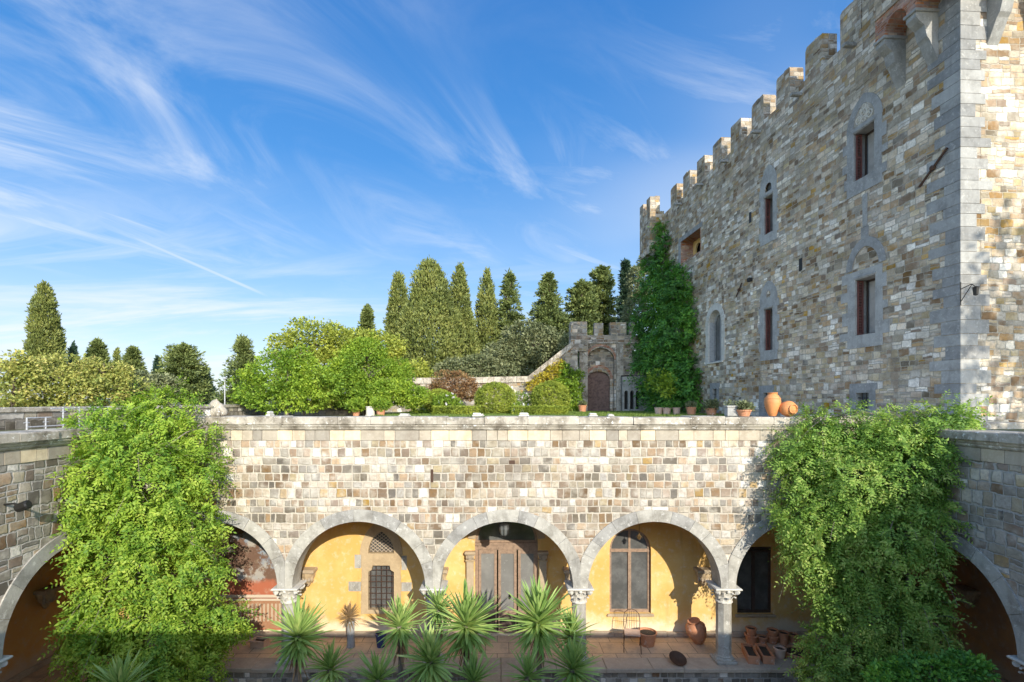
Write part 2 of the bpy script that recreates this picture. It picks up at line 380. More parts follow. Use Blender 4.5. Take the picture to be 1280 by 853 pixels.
def leaf(name, cols, tr=.35, nscale=.9, rough=.55):
    m, n, b = new_mat(name); n.N.remove(b)
    g = n.N.new('ShaderNodeNewGeometry'); ri = g.outputs['Random Per Island']
    c = n.noise(n.coord(), nscale, 3, .6)
    f = n.m('ADD', n.m('MULTIPLY', ri, .52), n.m('MULTIPLY', n.ss(c, .32, .68), .48))
    cols = [tuple(min(.75, q*BR.get(name, 1.55)) for q in cc) for cc in cols]
    k = len(cols); col = n.ramp(f, [(i/(k-1), cc) for i, cc in enumerate(cols)])
    d = n.N.new('ShaderNodeBsdfPrincipled'); n.put(d.inputs['Base Color'], col); d.inputs['Roughness'].default_value = rough; d.inputs['Specular IOR Level'].default_value = .3
    t = n.N.new('ShaderNodeBsdfTranslucent'); n.put(t.inputs[0], n.hsv(col, .485, 1.1, 1.25))
    mx = n.N.new('ShaderNodeMixShader'); mx.inputs[0].default_value = tr
    n.L.new(d.outputs[0], mx.inputs[1]); n.L.new(t.outputs[0], mx.inputs[2])
    n.L.new(mx.outputs[0], n.N['Material Output'].inputs[0]); return m
M['wist'] = leaf('wisteria_leaf', [(.045, .10, .015), (.085, .165, .02), (.16, .24, .028), (.22, .30, .04), (.32, .36, .06)], .38, 1.6)
M['wist2'] = leaf('wisteria_leaf_pale', [(.05, .10, .022), (.085, .155, .028), (.14, .225, .04), (.22, .29, .07), (.32, .34, .10)], .38, 1.6)
M['ivy'] = leaf('creeper_leaf', [(.022, .06, .012), (.035, .095, .018), (.06, .15, .022), (.13, .24, .03)], .3, .7)
M['cyp'] = leaf('cypress_needles', [(.042, .056, .018), (.078, .096, .026), (.122, .138, .036), (.18, .18, .052)], .15, .35)
M['cypd'] = leaf('dark_cypress_needles', [(.012, .028, .018), (.022, .045, .026), (.04, .065, .035)], .12, .35)
M['cedar'] = leaf('cedar_needles', [(.036, .055, .020), (.07, .092, .030), (.112, .138, .042), (.155, .17, .055)], .15, .35)
M['holm'] = leaf('holm_oak_leaf', [(.05, .062, .026), (.085, .10, .045), (.13, .14, .07), (.17, .18, .09)], .2, .5)
M['bright'] = leaf('bright_green_leaf', [(.06, .12, .018), (.11, .18, .022), (.18, .25, .03), (.26, .31, .04)], .38, .5)
M['oak'] = leaf('oak_leaf', [(.075, .095, .02), (.12, .145, .028), (.18, .20, .035), (.25, .25, .05)], .35, .5)
M['autumn'] = leaf('autumn_leaf', [(.07, .095, .025), (.14, .16, .04), (.22, .215, .06), (.31, .255, .10)], .3, .4)
M['rust'] = leaf('rusty_leaf', [(.10, .06, .03), (.17, .095, .045), (.22, .14, .06), (.16, .15, .05)], .25, .8)
M['box'] = leaf('boxwood_leaf', [(.055, .075, .014), (.09, .115, .018), (.14, .165, .025), (.20, .21, .035)], .25, 1.5)
M['yellow'] = leaf('yellow_creeper_leaf', [(.16, .20, .03), (.40, .34, .04), (.52, .42, .05), (.20, .26, .04)], .35, 1.5)
M['grass'] = leaf('grass_blade', [(.06, .10, .02), (.10, .15, .03), (.15, .19, .04)], .3, 1)
M['yucca'] = leaf('yucca_blade', [(.07, .13, .03), (.12, .19, .05), (.19, .26, .08), (.32, .35, .13)], .25, 1.2, .4)
M['deadyucca'] = leaf('dry_yucca_blade', [(.14, .10, .055), (.22, .15, .08), (.10, .09, .06)], .2, 2)
M['petal'] = leaf('white_petal', [(.7, .68, .64), (.8, .79, .76)], .3)
M['bark'] = simple('bark', (.12, .09, .065), .95, sc=5, bumpd=.04)
M['paleb'] = simple('pale_bark', (.25, .21, .17), .95, sc=5, bumpd=.03)
#SECTION2
# ------------------------------------------------------------------ setting: ground, terrace
ZT = 5.85
M['frieze'] = stone('pale_course_stone', (.52, .44, .32), (.34, .26, .17), .1, island=.9, stains=.6)
def grass_ground():
    m, n, b = new_mat('ground_cover'); c = n.coord()
    col = n.mix(n.ss(n.noise(c, .7, 6, .7), .35, .65), (.085, .11, .035), (.15, .14, .06))
    n.put(b.inputs['Base Color'], n.mix(n.ss(n.noise(c, 6, 5, .7), .4, .7, 0, .6), col, (.05, .06, .02))); b.inputs['Roughness'].default_value = .95
    bump(n, b, n.noise(c, 14, 4), .7, .05); return m
M['ground'] = grass_ground()
M['gravel'] = stone('courtyard_gravel', (.50, .45, .37), (.32, .28, .22), 0, sc=3)
def terrain():
    xs = np.unique(np.r_[np.linspace(-3000, -100, 16), np.linspace(-100, 100, 70), np.linspace(100, 3000, 16)])
    ys = np.unique(np.r_[np.linspace(-1500, -100, 8), np.linspace(-100, 160, 80), np.linspace(160, 4000, 20)])
    def h(x, y):
        dx = max(-12.5-x, 0, x-19.5); dy = max(-12-y, 0, y-38); d = math.hypot(dx, dy)
        t = min(1, d/3.5); t = t*t*(3-2*t)
        z = -1.0+5.7*t
        z += t*(noise.noise(Vector((x*.02, y*.02, 0)))*1.0)
        z -= max(0, d-60)*.035 if d < 900 else 29.4-(d-900)*.012
        return z
    v = [(x, y, h(x, y)) for y in ys for x in xs]; nx = len(xs)
    f = [(j*nx+i, j*nx+i+1, (j+1)*nx+i+1, (j+1)*nx+i) for j in range(len(ys)-1) for i in range(nx-1)]
    mb = MB(); mb.add(v, f); mb.build('ground', M['ground'], smooth=True, kind='structure')
terrain()
mb = MB(); mb.add([(-9, .0, -.99), (9.45, .0, -.99), (9.45, 12.7, -.99), (-9, 12.7, -.99)], [(0, 1, 2, 3)])
mb.build('courtyard_ground', M['gravel'], kind='structure')
mb = MB()
mb.box(-12.99, 12.2, 14.8, 40, -1, ZT); mb.box(-12.99, -11.82, 1.69, 14.8, -1, ZT); mb.box(12.27, 24, 3.0, 14.8, -1, ZT)
mb.box(12.2, 24, 14.8, 40, -1, ZT-.2)
mb.box(-11.82, 12.27, 13.37, 14.8, 5.62, ZT); mb.box(-11.82, -9.62, 1.69, 13.37, 5.62, ZT); mb.box(10.07, 12.27, 5.38, 13.37, 5.62, ZT)
mb.build('terrace', M['ground'], kind='structure')
mb = MB()  # pale paving added unseen on the terrace to bounce light onto the castle
for x0, x1, ya, yb in ((-12.3, 12.9, 13.5, 24), (-12.3, -9.7, 1.8, 13.49), (10.1, 12.9, 5.4, 13.49), (9.5, 11.5, 24.003, 36)): mb.add([(x0, ya, ZT+.005), (x1, ya, ZT+.005), (x1, yb, ZT+.005), (x0, yb, ZT+.005)], [(0, 1, 2, 3)])
M['bounce_paving'] = stone('pale_bounce_paving', (.56, .50, .41), (.42, .36, .28), 0, sc=3); mb.build('bounce_gravel', M['bounce_paving'], kind='structure')

# ------------------------------------------------------------------ the arcades
BAY, SP, RI, RO = 3.69, 1.94, 1.66, 1.96
def capital_mb(w=.33, z0=1.50, z1=1.94):
    b = MB(); h = z1-z0
    b.lathe([(.19, z0), (.215, z0+.015), (.215, z0+.045), (.19, z0+.06), (.20, z0+.2), (.25, z0+.32), (.29, z1-.07)], 12)
    for ring, (zz, rr, n, s) in enumerate(((z0+.06, .185, 8, .9), (z0+.17, .20, 8, 1.0))):
        for k in range(n):
            a = 2*PI*(k+.5*ring)/n
            pts = [(rr, 0, zz), (rr+.03, 0, zz+.08*s), (rr+.075, 0, zz+.145*s), (rr+.115, 0, zz+.14*s), (rr+.12, 0, zz+.105*s)]
            T = Matrix.Rotation(a, 4, 'Z'); vs = []
            for i, p in enumerate(pts):
                wd = (.05, .065, .055, .035, .012)[i]
                vs += [(p[0]-.02, -wd, p[2]), (p[0]+.012, 0, p[2]+.01), (p[0]-.02, wd, p[2])]
            fs = []
            for i in range(4):
                for j in range(2): fs.append((i*3+j, i*3+j+1, i*3+j+4, i*3+j+3))
            b.add(vs, fs, T)
    for k in range(4):
        a = PI/4+k*PI/2; T = Matrix.Rotation(a, 4, 'Z') @ Matrix.Translation((.34, 0, z1-.115)) @ Matrix.Rotation(PI/2, 4, 'X')
        b.lathe([(.02, -.05), (.055, -.045), (.06, 0), (.055, .045), (.02, .05)], 10, T)
    for k in range(4):
        a = k*PI/2; T = Matrix.Rotation(a, 4, 'Z') @ Matrix.Translation((.28, 0, z1-.09)) @ Matrix.Rotation(PI/2, 4, 'Y')
        b.lathe([(.045, 0), (.04, .03), (.015, .045)], 8, T)
    b.box(-w, w, -w, w, z1-.06, z1-.003, bev=.018)
    return b
CAPMESH = capital_mb()
def column(parent, x, y):
    sh = MB(); sh.lathe([(.185, .16), (.185, 1.50)], 8, Tm(x, y), ph=PI/8)
    s_ = sh.build('column', M['serena'], parent)
    c = MB(); c.add(CAPMESH.v, CAPMESH.f, Tm(x, y)); c.build('capital', M['marble'], s_)
    b = MB(); b.box(x-.26, x+.26, y-.24, y+.24, .0, .07, bev=.015)
    b.lathe([(.25, .07), (.255, .10), (.23, .125), (.205, .135), (.215, .16), (.186, .175)], 8, Tm(x, y), ph=PI/8)
    b.build('base', M['serena'], s_)
def coping(parent, x0, x1, zt, seed, yf=-.14, yb=.60):
    rd = random.Random(seed); b = MB(); x = x0
    while x < x1-.02:
        L = min(rd.uniform(.7, 1.5), x1-x)
        if x1-x-L < .3: L = x1-x
        dz = rd.uniform(-.022, .012); dy = rd.uniform(-.02, .02)
        b.box(x+.004, x+L-.004, yf+dy, yb, zt-.205, zt+dz, bev=.022, jit=.004); x += L
    c = b.build('coping', M['cornice'], parent)
    b = MB(); x = x0
    while x < x1-.02:
        L = min(rd.uniform(1.0, 1.9), x1-x)
        if x1-x-L < .4: L = x1-x
        pts = [(-.10, 0), (-.105, -.02), (-.085, -.05), (-.06, -.062), (-.06, -.09), (-.03, -.125), (-.006, -.135), (.3, -.135), (.3, 0)]
        vs = [(xx, p[0], zt-.207+p[1]) for xx in (x+.003, x+L-.003) for p in pts]; n = len(pts)
        fs = [(i, (i+1) % n, (i+1) % n+n, i+n)[::-1] for i in range(n)]+[tuple(range(n)), tuple(range(n, 2*n))[::-1]]
        b.add(vs, fs); x += L
    b.build('cornice_moulding', M['cornice'], c)
    return c
def arcade(label, loc, rz, nb, zt, mat, depth, bmat, openings=(), cols=None, x0b=-2.4, x1b=2.4, seed=1, midgap=None, drop=0, group=None):
    t = thing('arcade', label, 'arcade', loc, rz, group); L = nb*BAY
    low = []
    for i in range(nb):
        c = (i+.5)*BAY; a = math.acos(1.8445/RO)
        low += [(c-x, z) for x, z in arc(0, SP, RO, a, PI-a, 26)]
    wt = zt-.342-.26
    w = MB(); w.slab(low[:1]+low[1:]+[(L, low[-1][1]), (L, wt), (0, wt), (0, low[0][1])][0:4], [], 0, .5); w.build('masonry_wall', mat, t)
    # smooth pale course under the cornice, in long blocks
    rd = random.Random(seed+5); b = MB(); x = 0
    while x < L-.01:
        l = min(rd.uniform(.22, .62), L-x)
        if L-x-l < .15: l = L-x
        b.box(x+.005, x+l-.005, -.012+rd.uniform(-.006, .006), .5, wt+.004, zt-.345, bev=.008); x += l
    b.build('top_course', M['frieze'], t)
    coping(t, -.0, L, zt, seed)
    for i in range(nb):
        b = MB(); c = (i+.5)*BAY; rd = random.Random(seed*31+i); nv = 9
        cuts = [0]+[PI*(k+rd.uniform(-.3, .3))/nv for k in range(1, nv)]+[PI]
        for k in range(nv):
            a0, a1 = cuts[k]+.0018, cuts[k+1]-.0018
            inn = arc(c, SP, RI, a0, a1, 6); out = []
            for q in range(7):
                a = a1+(a0-a1)*q/6; x, z = RO*math.cos(a), RO*math.sin(a)
                if abs(x) > 1.8435:
                    x = math.copysign(1.8435, x); z = abs(x*math.tan(a)) if abs(math.cos(a)) > .01 else z
                    z = min(z, math.sqrt(RO**2-1.8435**2)) 
                out.append((c+x, SP+z))
            o2 = [inn[0]] if False else []
            b.slab(inn+out, [], -.03+rd.uniform(-.006, .006), .515)
        b.build('arch_ring', M['serena'], t)
    for i in (cols if cols is not None else range(nb+1)): column(t, i*BAY, .25)
    # corbels carrying the vault on the back wall
    for i in range(0, nb+1):
        b = MB(); x = i*BAY; y = depth
        b.box(x-.24, x+.24, y-.34, y-.002, 1.84, 1.94, bev=.02)
        b.lathe([(.02, 1.42), (.06, 1.46), (.10, 1.55), (.17, 1.66), (.21, 1.76), (.22, 1.84)], 8, Tm(x, y-.1), ry=1.05)
        for k in range(-2, 3): b.lathe([(.02, 0), (.045, .05), (.03, .16), (.05, .24)], 6, Tm(x+.075*k, y-.26+.03*abs(k), 1.58))
        b.build('corbel', M['sandtrim'], t)
    v = MB(); ny, nx = 20, 40
    for i in range(nb):
        vs = []; c = (i+.5)*BAY; hb = BAY/2; hy = (depth-.5)/2
        for j in range(ny+1):
            ty = -math.cos(PI*j/ny)
            for k in range(nx+1):
                tx = -math.cos(PI*k/nx)
                zx = 1.72*math.sqrt(max(0, 1-tx*tx)); zy = 1.72*math.sqrt(max(0, 1-ty*ty))
                vs.append((c+tx*hb, .5+hy+ty*hy+ty*.004, SP+.012+max(zx, zy)))
        fs = [(j*(nx+1)+k, (j+1)*(nx+1)+k, (j+1)*(nx+1)+k+1, j*(nx+1)+k+1) for j in range(ny) for k in range(nx)]
        v.add(vs, fs)
    v.build('vault', bmat, t, 'auto')
    b = MB(); b.slab([(x0b, -.05), (L+x1b, -.05), (L+x1b, 5.6), (x0b, 5.6)], list(openings), depth, depth+.34); b.build('back_wall', bmat, t)
    b = MB(); x = x0b
    while x < L+x1b-.1:
        l = min(random.uniform(.5, .9), L+x1b-x); inside = any(min(p[0] for p in o)-.1 < x+l/2 < max(p[0] for p in o)+.1 and min(p[1] for p in o) < .3 for o in openings)
        if inside and b.v: b.build('skirting', M['flag'], t); b = MB()
        if not inside: b.box(x+.004, x+l-.004, depth-.11, depth-.003, 0, .13+random.uniform(-.012, .012), bev=.012)
        x += l
    b.build('skirting', M['flag'], t)
    b = MB(); b.box(x0b, L+x1b, .40, depth+.3, -.3, -.006); b.build('loggia_floor', M['floor'], t)
    segs = [(-.3 if rz == 0 else 0, L+(.3 if rz == 0 else 0))] if not midgap else [(-.3, midgap[0]), (midgap[1], L+.3)]
    for a, e in segs:
        x = a; b = MB()
        while x < e-.01:
            l = min(random.uniform(.7, 1.3), e-x)
            if e-x-l < .3: l = e-x
            b.box(x+.004, x+l-.004, -.16+random.uniform(-.015, .01), .397, -.11, random.uniform(-.004, .0), bev=.014); x += l
        b.build('sill_slabs', M['flag'], t)
        b = MB(); b.box(a, e, -.08, .39, -1.1, -.114); b.build('base_wall', M['plinth'], t)
    return t
# openings in the back wall of the front arcade, local x = X + 9.0
DX = .25+9; WX = 3.745+9; VX = 7.26+9; GX = -3.28+9
door_hole = arch_hole(DX, 1.78, .02, 2.60, 16)
win_hole = arch_hole(WX, 1.17, .62, 2.42, 14)
win2_hole = rect(VX-.5, VX+.5, .6, 2.5)
g_low = [(GX-.36, .73), (GX+.36, .73), (GX+.36, 1.80), (GX+.27, 1.85), (GX+.24, 1.98), (GX-.24, 1.98), (GX-.27, 1.85), (GX-.36, 1.80)]
g_top = pointed(GX, .72, 2.32, 2.34, .95)
big_g = pointed(GX, .98, .66, 2.34, .95)
FR = arcade('long sunlit five-arch loggia of pale squared masonry with ochre back wall, facing the court', (-9, 12.76, 0), 0, 5, 6.22, M['front'], 1.64, M['ochre'],
            [door_hole, win_hole, win2_hole, big_g], range(0, 6), -2.7, 2.7, 3, (8.42, 9.68), group='arcades round the court')
LF = arcade('rough stone arcade wing on the left behind the green climber, orange plaster inside', (-9, 1.69, 0), R(90), 3, 6.03, M['wing'], 2.4, M['ochredeep'], [], range(0, 3), 0, 2.0, 11, group='arcades round the court')
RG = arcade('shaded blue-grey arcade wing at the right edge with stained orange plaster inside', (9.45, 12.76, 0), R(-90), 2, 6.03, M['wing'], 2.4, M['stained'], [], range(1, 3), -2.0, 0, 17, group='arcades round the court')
# the house wall behind the viewer, whose shadow crosses the foot of the court
nw = thing('house_wall', 'tall plain masonry house wall closing the near side of the court', 'wall', (0, 0, 0))
b = MB(); b.slab(rect(-9, 14, -1.1, 6.72), [arch_hole(x, 1.3, -.9, 1.2) for x in (-6, -2, 2, 6)], -1.2, -.42); b.build('masonry', M['front'], nw)
b = MB(); b.box(-9.05, 14.05, -1.3, -.36, 6.72, 6.82, bev=.02); b.build('coping', M['cornice'], nw)
# path out of the middle bay
b = MB(); 
for j in range(5):
    yy = 13.15-j*.62
    for (xa, xb) in ((-.57, .08), (.085, .67)): b.box(xa+.004, xb-.004, yy-.616, yy, -.12, -.002+random.uniform(-.004, .003), bev=.008)
b.box(-.56, .66, 10.1, 13.1, -1.05, -.122)
b.build('path', M['flag'], kind='structure')

# --- door and windows of the loggia (parts of the arcade)
def part(name, mb, mat, parent, label=None, smooth=False):
    o = mb.build(name, mat, parent, smooth)
    if label: o['label'] = label
    return o
y0 = 1.64
b = MB(); hw = .89
zt_ = 2.42
for x, w in ((DX-hw+.045, .09), (DX+hw-.045, .09)): b.box(x-w/2, x+w/2, y0+.06, y0+.16, .02, 2.50)
b.box(DX-hw+.091, DX+hw-.091, y0+.05, y0+.17, 2.40, 2.52)
b.box(DX-hw+.005, DX+hw-.005, y0+.03, y0+.18, 2.523, 2.60)
b.slab(arch_hole(DX, 1.775, 2.602, 2.602, 16), [arch_hole(DX, 1.62, 2.66, 2.66, 16, .75)], y0+.08, y0+.16)
door = part('door', b, M['wood'], FR)
for k in range(3):
    xa = DX-hw+.10+k*.56; xb = xa+.52
    b = MB(); fr = [rect(xa+.075, xb-.075, .66, 2.28)]
    b.slab(rect(xa, xb, .03, 2.395), fr+[rect(xa+.045, xb-.045, .12, .55)], y0+.09-.004*k, y0+.14-.004*k); lf = part('door_leaf', b, M['wood'], door)
    b = MB(); b.box(xa+.07, xb-.07, y0+.115, y0+.12, .65, 2.29); part('pane', b, M['glassgrey'], lf)
    b = MB(); b.box(xa+.04, xb-.04, y0+.114, y0+.125, .11, .56); part('lower_panel', b, M['dkwood'], lf)
b = MB(); b.slab(arch_hole(DX, 1.66, 2.63, 2.63, 16, .78), [], y0+.13, y0+.14); part('fanlight', b, M['glass'], door)
b = MB(); b.lathe([(.03, 0), (.03, .12)], 8, Tm(DX+.1, y0+.08, 1.0)); part('handle', b, M['dkiron'], door)
# pilasters with capitals beside the door
for sx in (-1, 1):
    x = DX+sx*(hw+.13); b = MB(); b.box(x-.10, x+.10, y0-.12, y0-.003, .0, 2.12, bev=.01); pl = part('pilaster', b, M['sandtrim'], FR)
    b = MB(); b.box(x-.15, x+.15, y0-.18, y0-.004, 2.32, 2.40, bev=.015); b.box(x-.13, x+.13, y0-.15, y0-.005, 2.12, 2.17, bev=.01)
    b.lathe([(.10, 0), (.12, .06), (.15, .15)], 8, Tm(x, y0-.08, 2.17), ph=PI/8)
    for k in (-1, 0, 1): b.lathe([(.015, 0), (.035, .05), (.02, .1)], 6, Tm(x+k*.09, y0-.17, 2.2))
    part('pilaster_capital', b, M['sandtrim'], pl)
b = MB()
for sgn, a0, a1 in ((1, R(8), R(172)),): b.slab(arc(DX, 2.6, 1.10, a0, a1, 18)+arc(DX, 2.6, .893, a1, a0, 18), [], y0-.05, y0-.002)
part('door_arch_trim', b, M['sandtrim'], FR)
def casement(hole, cx, w, z0, zt, trans, wood, gl, parent):
    b = MB(); y = y0+.10
    inner = [rect(cx-w/2+.07, cx-.035, z0+.08, trans-.04), rect(cx+.035, cx+w/2-.07, z0+.08, trans-.04)]
    if zt > trans:
        rr = w/2-.07
        q = 8; zs = trans+.05
        left = [(cx-.03, zs)]+[(cx-.03-(rr-.03)*math.sin(PI/2*i/q), zs+(zt-.07-zs)*math.cos(PI/2*i/q)) for i in range(q+1)]
        inner += [left[:1]+left[1:], [(2*cx-a, z) for a, z in left]]
    b.slab(hole, inner, y, y+.07); fr = part('window', b, wood, parent)
    b = MB(); b.slab([(cx+(a-cx)*.97, z0+.03+(z-z0)*.97) for a, z in hole], [], y+.03, y+.036); part('pane', b, gl, fr)
    b = MB(); b.box(cx-w/2-.07, cx+w/2+.07, y0-.06, y0+.22, z0-.075, z0-.004, bev=.01); part('sill', b, M['sandtrim'], fr)
    b = MB(); b.box(cx-w/2+.03, cx+w/2-.03, y-.02, y+.02, trans-.035, trans+.035, bev=.006); b.box(cx-.045, cx+.045, y-.015, y+.02, z0+.03, trans-.037, bev=.006)
    part('transom', b, wood, fr); return fr
casement(win_hole, WX, 1.17, .62, 3.0, 2.36, M['wood'], M['glass'], FR)
casement(win2_hole, VX, 1.0, .6, 2.5, 2.35, M['dkwood'], M['glass'], FR)['label'] = 'dark brown window in the shaded bay'
# gothic window with a stone surround and iron grille
b = MB(); tooth = []
def toothed(cx, hw, z0, z1, d, seed, step=.28):
    rd = random.Random(seed); pts = []; z = z0; k = 0
    while z < z1-.02:
        h = min(rd.uniform(.7, 1.3)*step, z1-z); 
        if z1-z-h < .1: h = z1-z
        pts += [(hw+(d*rd.uniform(.5, 1) if k % 2 else rd.uniform(-.02, .02)), z), ]; pts += [(pts[-1][0], z+h)]; z += h; k += 1
    return pts
def surround_outline(cx, hw, z0, z1, hh, k, d=.15, seed=1, step=.28):
    r = toothed(cx, hw, z0, z1, d, seed, step); l = toothed(cx, hw, z0, z1, d, seed+9, step)
    head = pointed(cx, hh*2, 0, z1+.001, k)[2:]
    pts = [(cx+x, z) for x, z in r]+head+[(cx-x, z) for x, z in l[::-1]]
    out = [pts[0]]
    for p in pts[1:]:
        if math.hypot(p[0]-out[-1][0], p[1]-out[-1][1]) > .004: out.append(p)
    return out
b.slab(surround_outline(GX, .56, .62, 2.28, .60, .95, .0, 4), [g_low, g_top], y0-.035, y0+.2)
gw = part('window', b, M['sandtrim'], FR)
for bx in ((GX-.92, GX-.57, 1.25, 1.52), (GX+.57, GX+.86, 1.25, 1.5), (GX-.75, GX-.57, 1.9, 2.28), (GX+.57, GX+.72, 1.85, 2.25)):
    b = MB(); b.box(bx[0], bx[1], y0-.02, y0-.002, bx[2], bx[3]); part('side_block', b, M['serena'], gw)
b = MB(); b.box(GX-.4, GX+.4, y0+.14, y0+.15, .7, 3.0); part('pane', b, M['glass'], gw)
b = MB()
for k in range(5): b.tube([(GX-.30+.15*k, y0+.03, .73), (GX-.30+.15*k, y0+.03, 1.95)], .011, 5)
for k in range(7): b.tube([(GX-.36, y0+.03, .85+.165*k), (GX+.36, y0+.03, .85+.165*k)], .011, 5)
part('grille', b, M['iron'], gw)
b = MB()
for k in range(-7, 8):
    for s in (-1, 1):
        p0 = Vector((GX+k*.12-s*.45, y0+.05+.004*s, 2.28)); p1 = Vector((GX+k*.12+s*.45, y0+.05+.004*s, 3.0)); seg = []
        for i in range(41):
            p = p0.lerp(p1, i/40); hgt = p.z-2.34; r_ = .95*.72; c0 = .36-r_
            if abs(p.x-GX) < .36 and p.z > 2.33 and (hgt < 0 or math.hypot(abs(p.x-GX)-c0, hgt) < r_): seg.append(p)
        if len(seg) > 2: b.tube([seg[0], seg[-1]], .010, 4)
part('lattice', b, M['flag'], gw)
# painted wall panel in the left bay (a generic decoration in similar colours)
def mural():
    m, n, b_ = new_mat('painted_wall_panel'); c = n.coord(); x, y, z = n.sep(c)
    wx = n.m('ADD', x, n.m('MULTIPLY', n.m('SUBTRACT', n.noise(c, 1.2, 3), .5), .5))
    cloud = n.ss(n.noise(c, 1.6, 5, .6), .4, .6)
    col = n.mix(cloud, (.24, .29, .34), (.36, .33, .29))
    fig = n.ss(n.noise(n.vm('ADD', c, (4, 9, 1)), 2.3, 6, .65), .44, .52)
    col = n.mix(fig, col, (.15, .085, .055))
    zz = n.m('ADD', z, n.m('MULTIPLY', n.m('SUBTRACT', n.noise(c, 1.7, 4, .6), .5), .8))
    col = n.mix(n.ss(zz, 1.65, 1.45), col, (.40, .12, .06))
    for a, e, cc in ((.98, 1.15, (.55, .47, .36)), (1.04, 1.07, (.28, .10, .06)), (.2, .98, (.34, .17, .09))):
        f = n.m('MULTIPLY', n.m('GREATER_THAN', z, a), n.m('LESS_THAN', z, e)); col = n.mix(f, col, cc)
    bal = n.m('MULTIPLY', n.m('GREATER_THAN', n.m('FRACT', n.m('MULTIPLY', x, 9)), .5), n.m('MULTIPLY', n.m('GREATER_THAN', z, .4), n.m('LESS_THAN', z, .9)))
    col = n.mix(n.m('MULTIPLY', bal, .8), col, (.50, .40, .28))
    col = n.mix(n.ss(n.noise(c, 6, 6, .7), .5, .75, 0, .5), col, (.50, .42, .30))
    n.put(b_.inputs['Base Color'], col); b_.inputs['Roughness'].default_value = .85; return m
b = MB(); b.box(.35, 3.25, y0-.012, y0-.002, .16, 3.3); part('painted_panel', b, mural(), FR)
b = MB(); b.box(.9, 1.1, y0-.07, y0-.013, .14, 2.6, bev=.01); b.box(.8, 1.2, y0-.09, y0-.014, 2.6, 2.75, bev=.015); b.box(.45, .55, y0-.06, y0-.013, .14, 3.0); part('painted_panel_frame', b, M['sandtrim'], FR)

# ------------------------------------------------------------------ castle
CA = thing('castle', 'huge crenellated medieval castle of brown and cream stone rising on the right', 'castle', (12.97, 14.3, 0), math.atan2(-.998, .0626))
def fp(px, py):
    t = (px-CX)/F; Y = 13.87/(t+.0627); return (-(Y-14.3)*1.002, H+(CY-py)*Y/F)
def lx(px): return fp(px, 0)[0]
ZM, ZC = 20.95, 19.68
top = []
xs_ = [-(18.9-14.3)-1.955*k for k in range(0, 9)]
top.append((0, 23.5)); top.append((-2.25, 23.5)); top.append((-2.25, ZC+.0)); top.append((-2.6, ZC)); 
top += [(-2.6-.0, ZM), (-3.55, ZM), (-3.55, ZC)]
for x in xs_: top += [(x+1.0, ZC+random.uniform(-.06, .06)), (x+1.0+random.uniform(-.03, .03), ZM-random.uniform(.02, .14)), (x+.93, ZM+random.uniform(-.04, .03)), (x+.6, ZM+random.uniform(-.06, .05)), (x+.55, ZM+random.uniform(-.06, .05)), (x+.1, ZM+random.uniform(-.05, .05)), (x+random.uniform(-.03, .03), ZM-random.uniform(.02, .12)), (x, ZC+random.uniform(-.06, .06))]
top += [(-22.6, ZC), (-22.6, 5.2), (0, 5.2)]
def cx_of(px): return lx(px)
A1 = (lx(1080.5), .92, 14.42, 16.12); A2 = (lx(1082), .90, 8.93, 10.9)
B1 = (lx(961), .68, 14.3, 16.0); B2 = (lx(961), .66, 8.94, 10.85)
C_ = (lx(894), 1.45, 8.9, 10.95)
holes = [rect(c-w/2-.1, c+w/2+.1, a-.12, z+.12) for c, w, a, z in (A1, A2, B2)]
holes.append([(p[0], p[1]) for p in arch_hole(B1[0], B1[1]+.2, B1[2]-.12, 16.3)])
holes.append(arch_hole(C_[0], C_[1]+.1, C_[2]-.1, C_[3], 14))
DXa, DXb = -(32.9-14.3), -(30.2-14.3)
holes.append(rect(DXa-.12, DXb+.12, 15.42, 16.98))
E1 = (lx(893.5), .45, 6.2, 7.3); E2 = (lx(958), .5, 6.1, 7.0); A3 = (lx(1078.5), .57, 6.32, 6.9)
holes += [rect(c-w/2-.05, c+w/2+.05, a-.05, z+.05) for c, w, a, z in (E1, E2, A3)]
b = MB(); b.slab(top, holes, 0, .6); part('facade_wall', b, M['castle'], CA)
MN = Matrix.Rotation(R(90), 4, 'Z')
b = MB(); b.slab([(.61, 5.2), (11, 5.2), (11, 23.5), (.61, 23.5)], [], 0, .6, MN); part('end_wall', b, M['castle'], CA)
b = MB(); b.box(-22, -.7, .62, 11, 18.6, 18.8); b.box(-22.5, -21.9, .61, 11, 5.2, 19.6); b.box(-22, -.6, 10.5, 11, 5.2, 19.6); part('roof', b, M['cornice'], CA)
b = MB(); b.box(-22.4, -.4, 1.1, 1.2, 5.3, 19); part('room_shade_sheet', b, M['dark'], CA)  # near-black sheet standing in for the shade of rooms behind the windows
# ledge at the foot of the end wall
b = MB(); b.box(-.02, .50, -1.2, 9, 5.80, 6.02, bev=.03); part('foot_ledge', b, M['cornice'], CA)
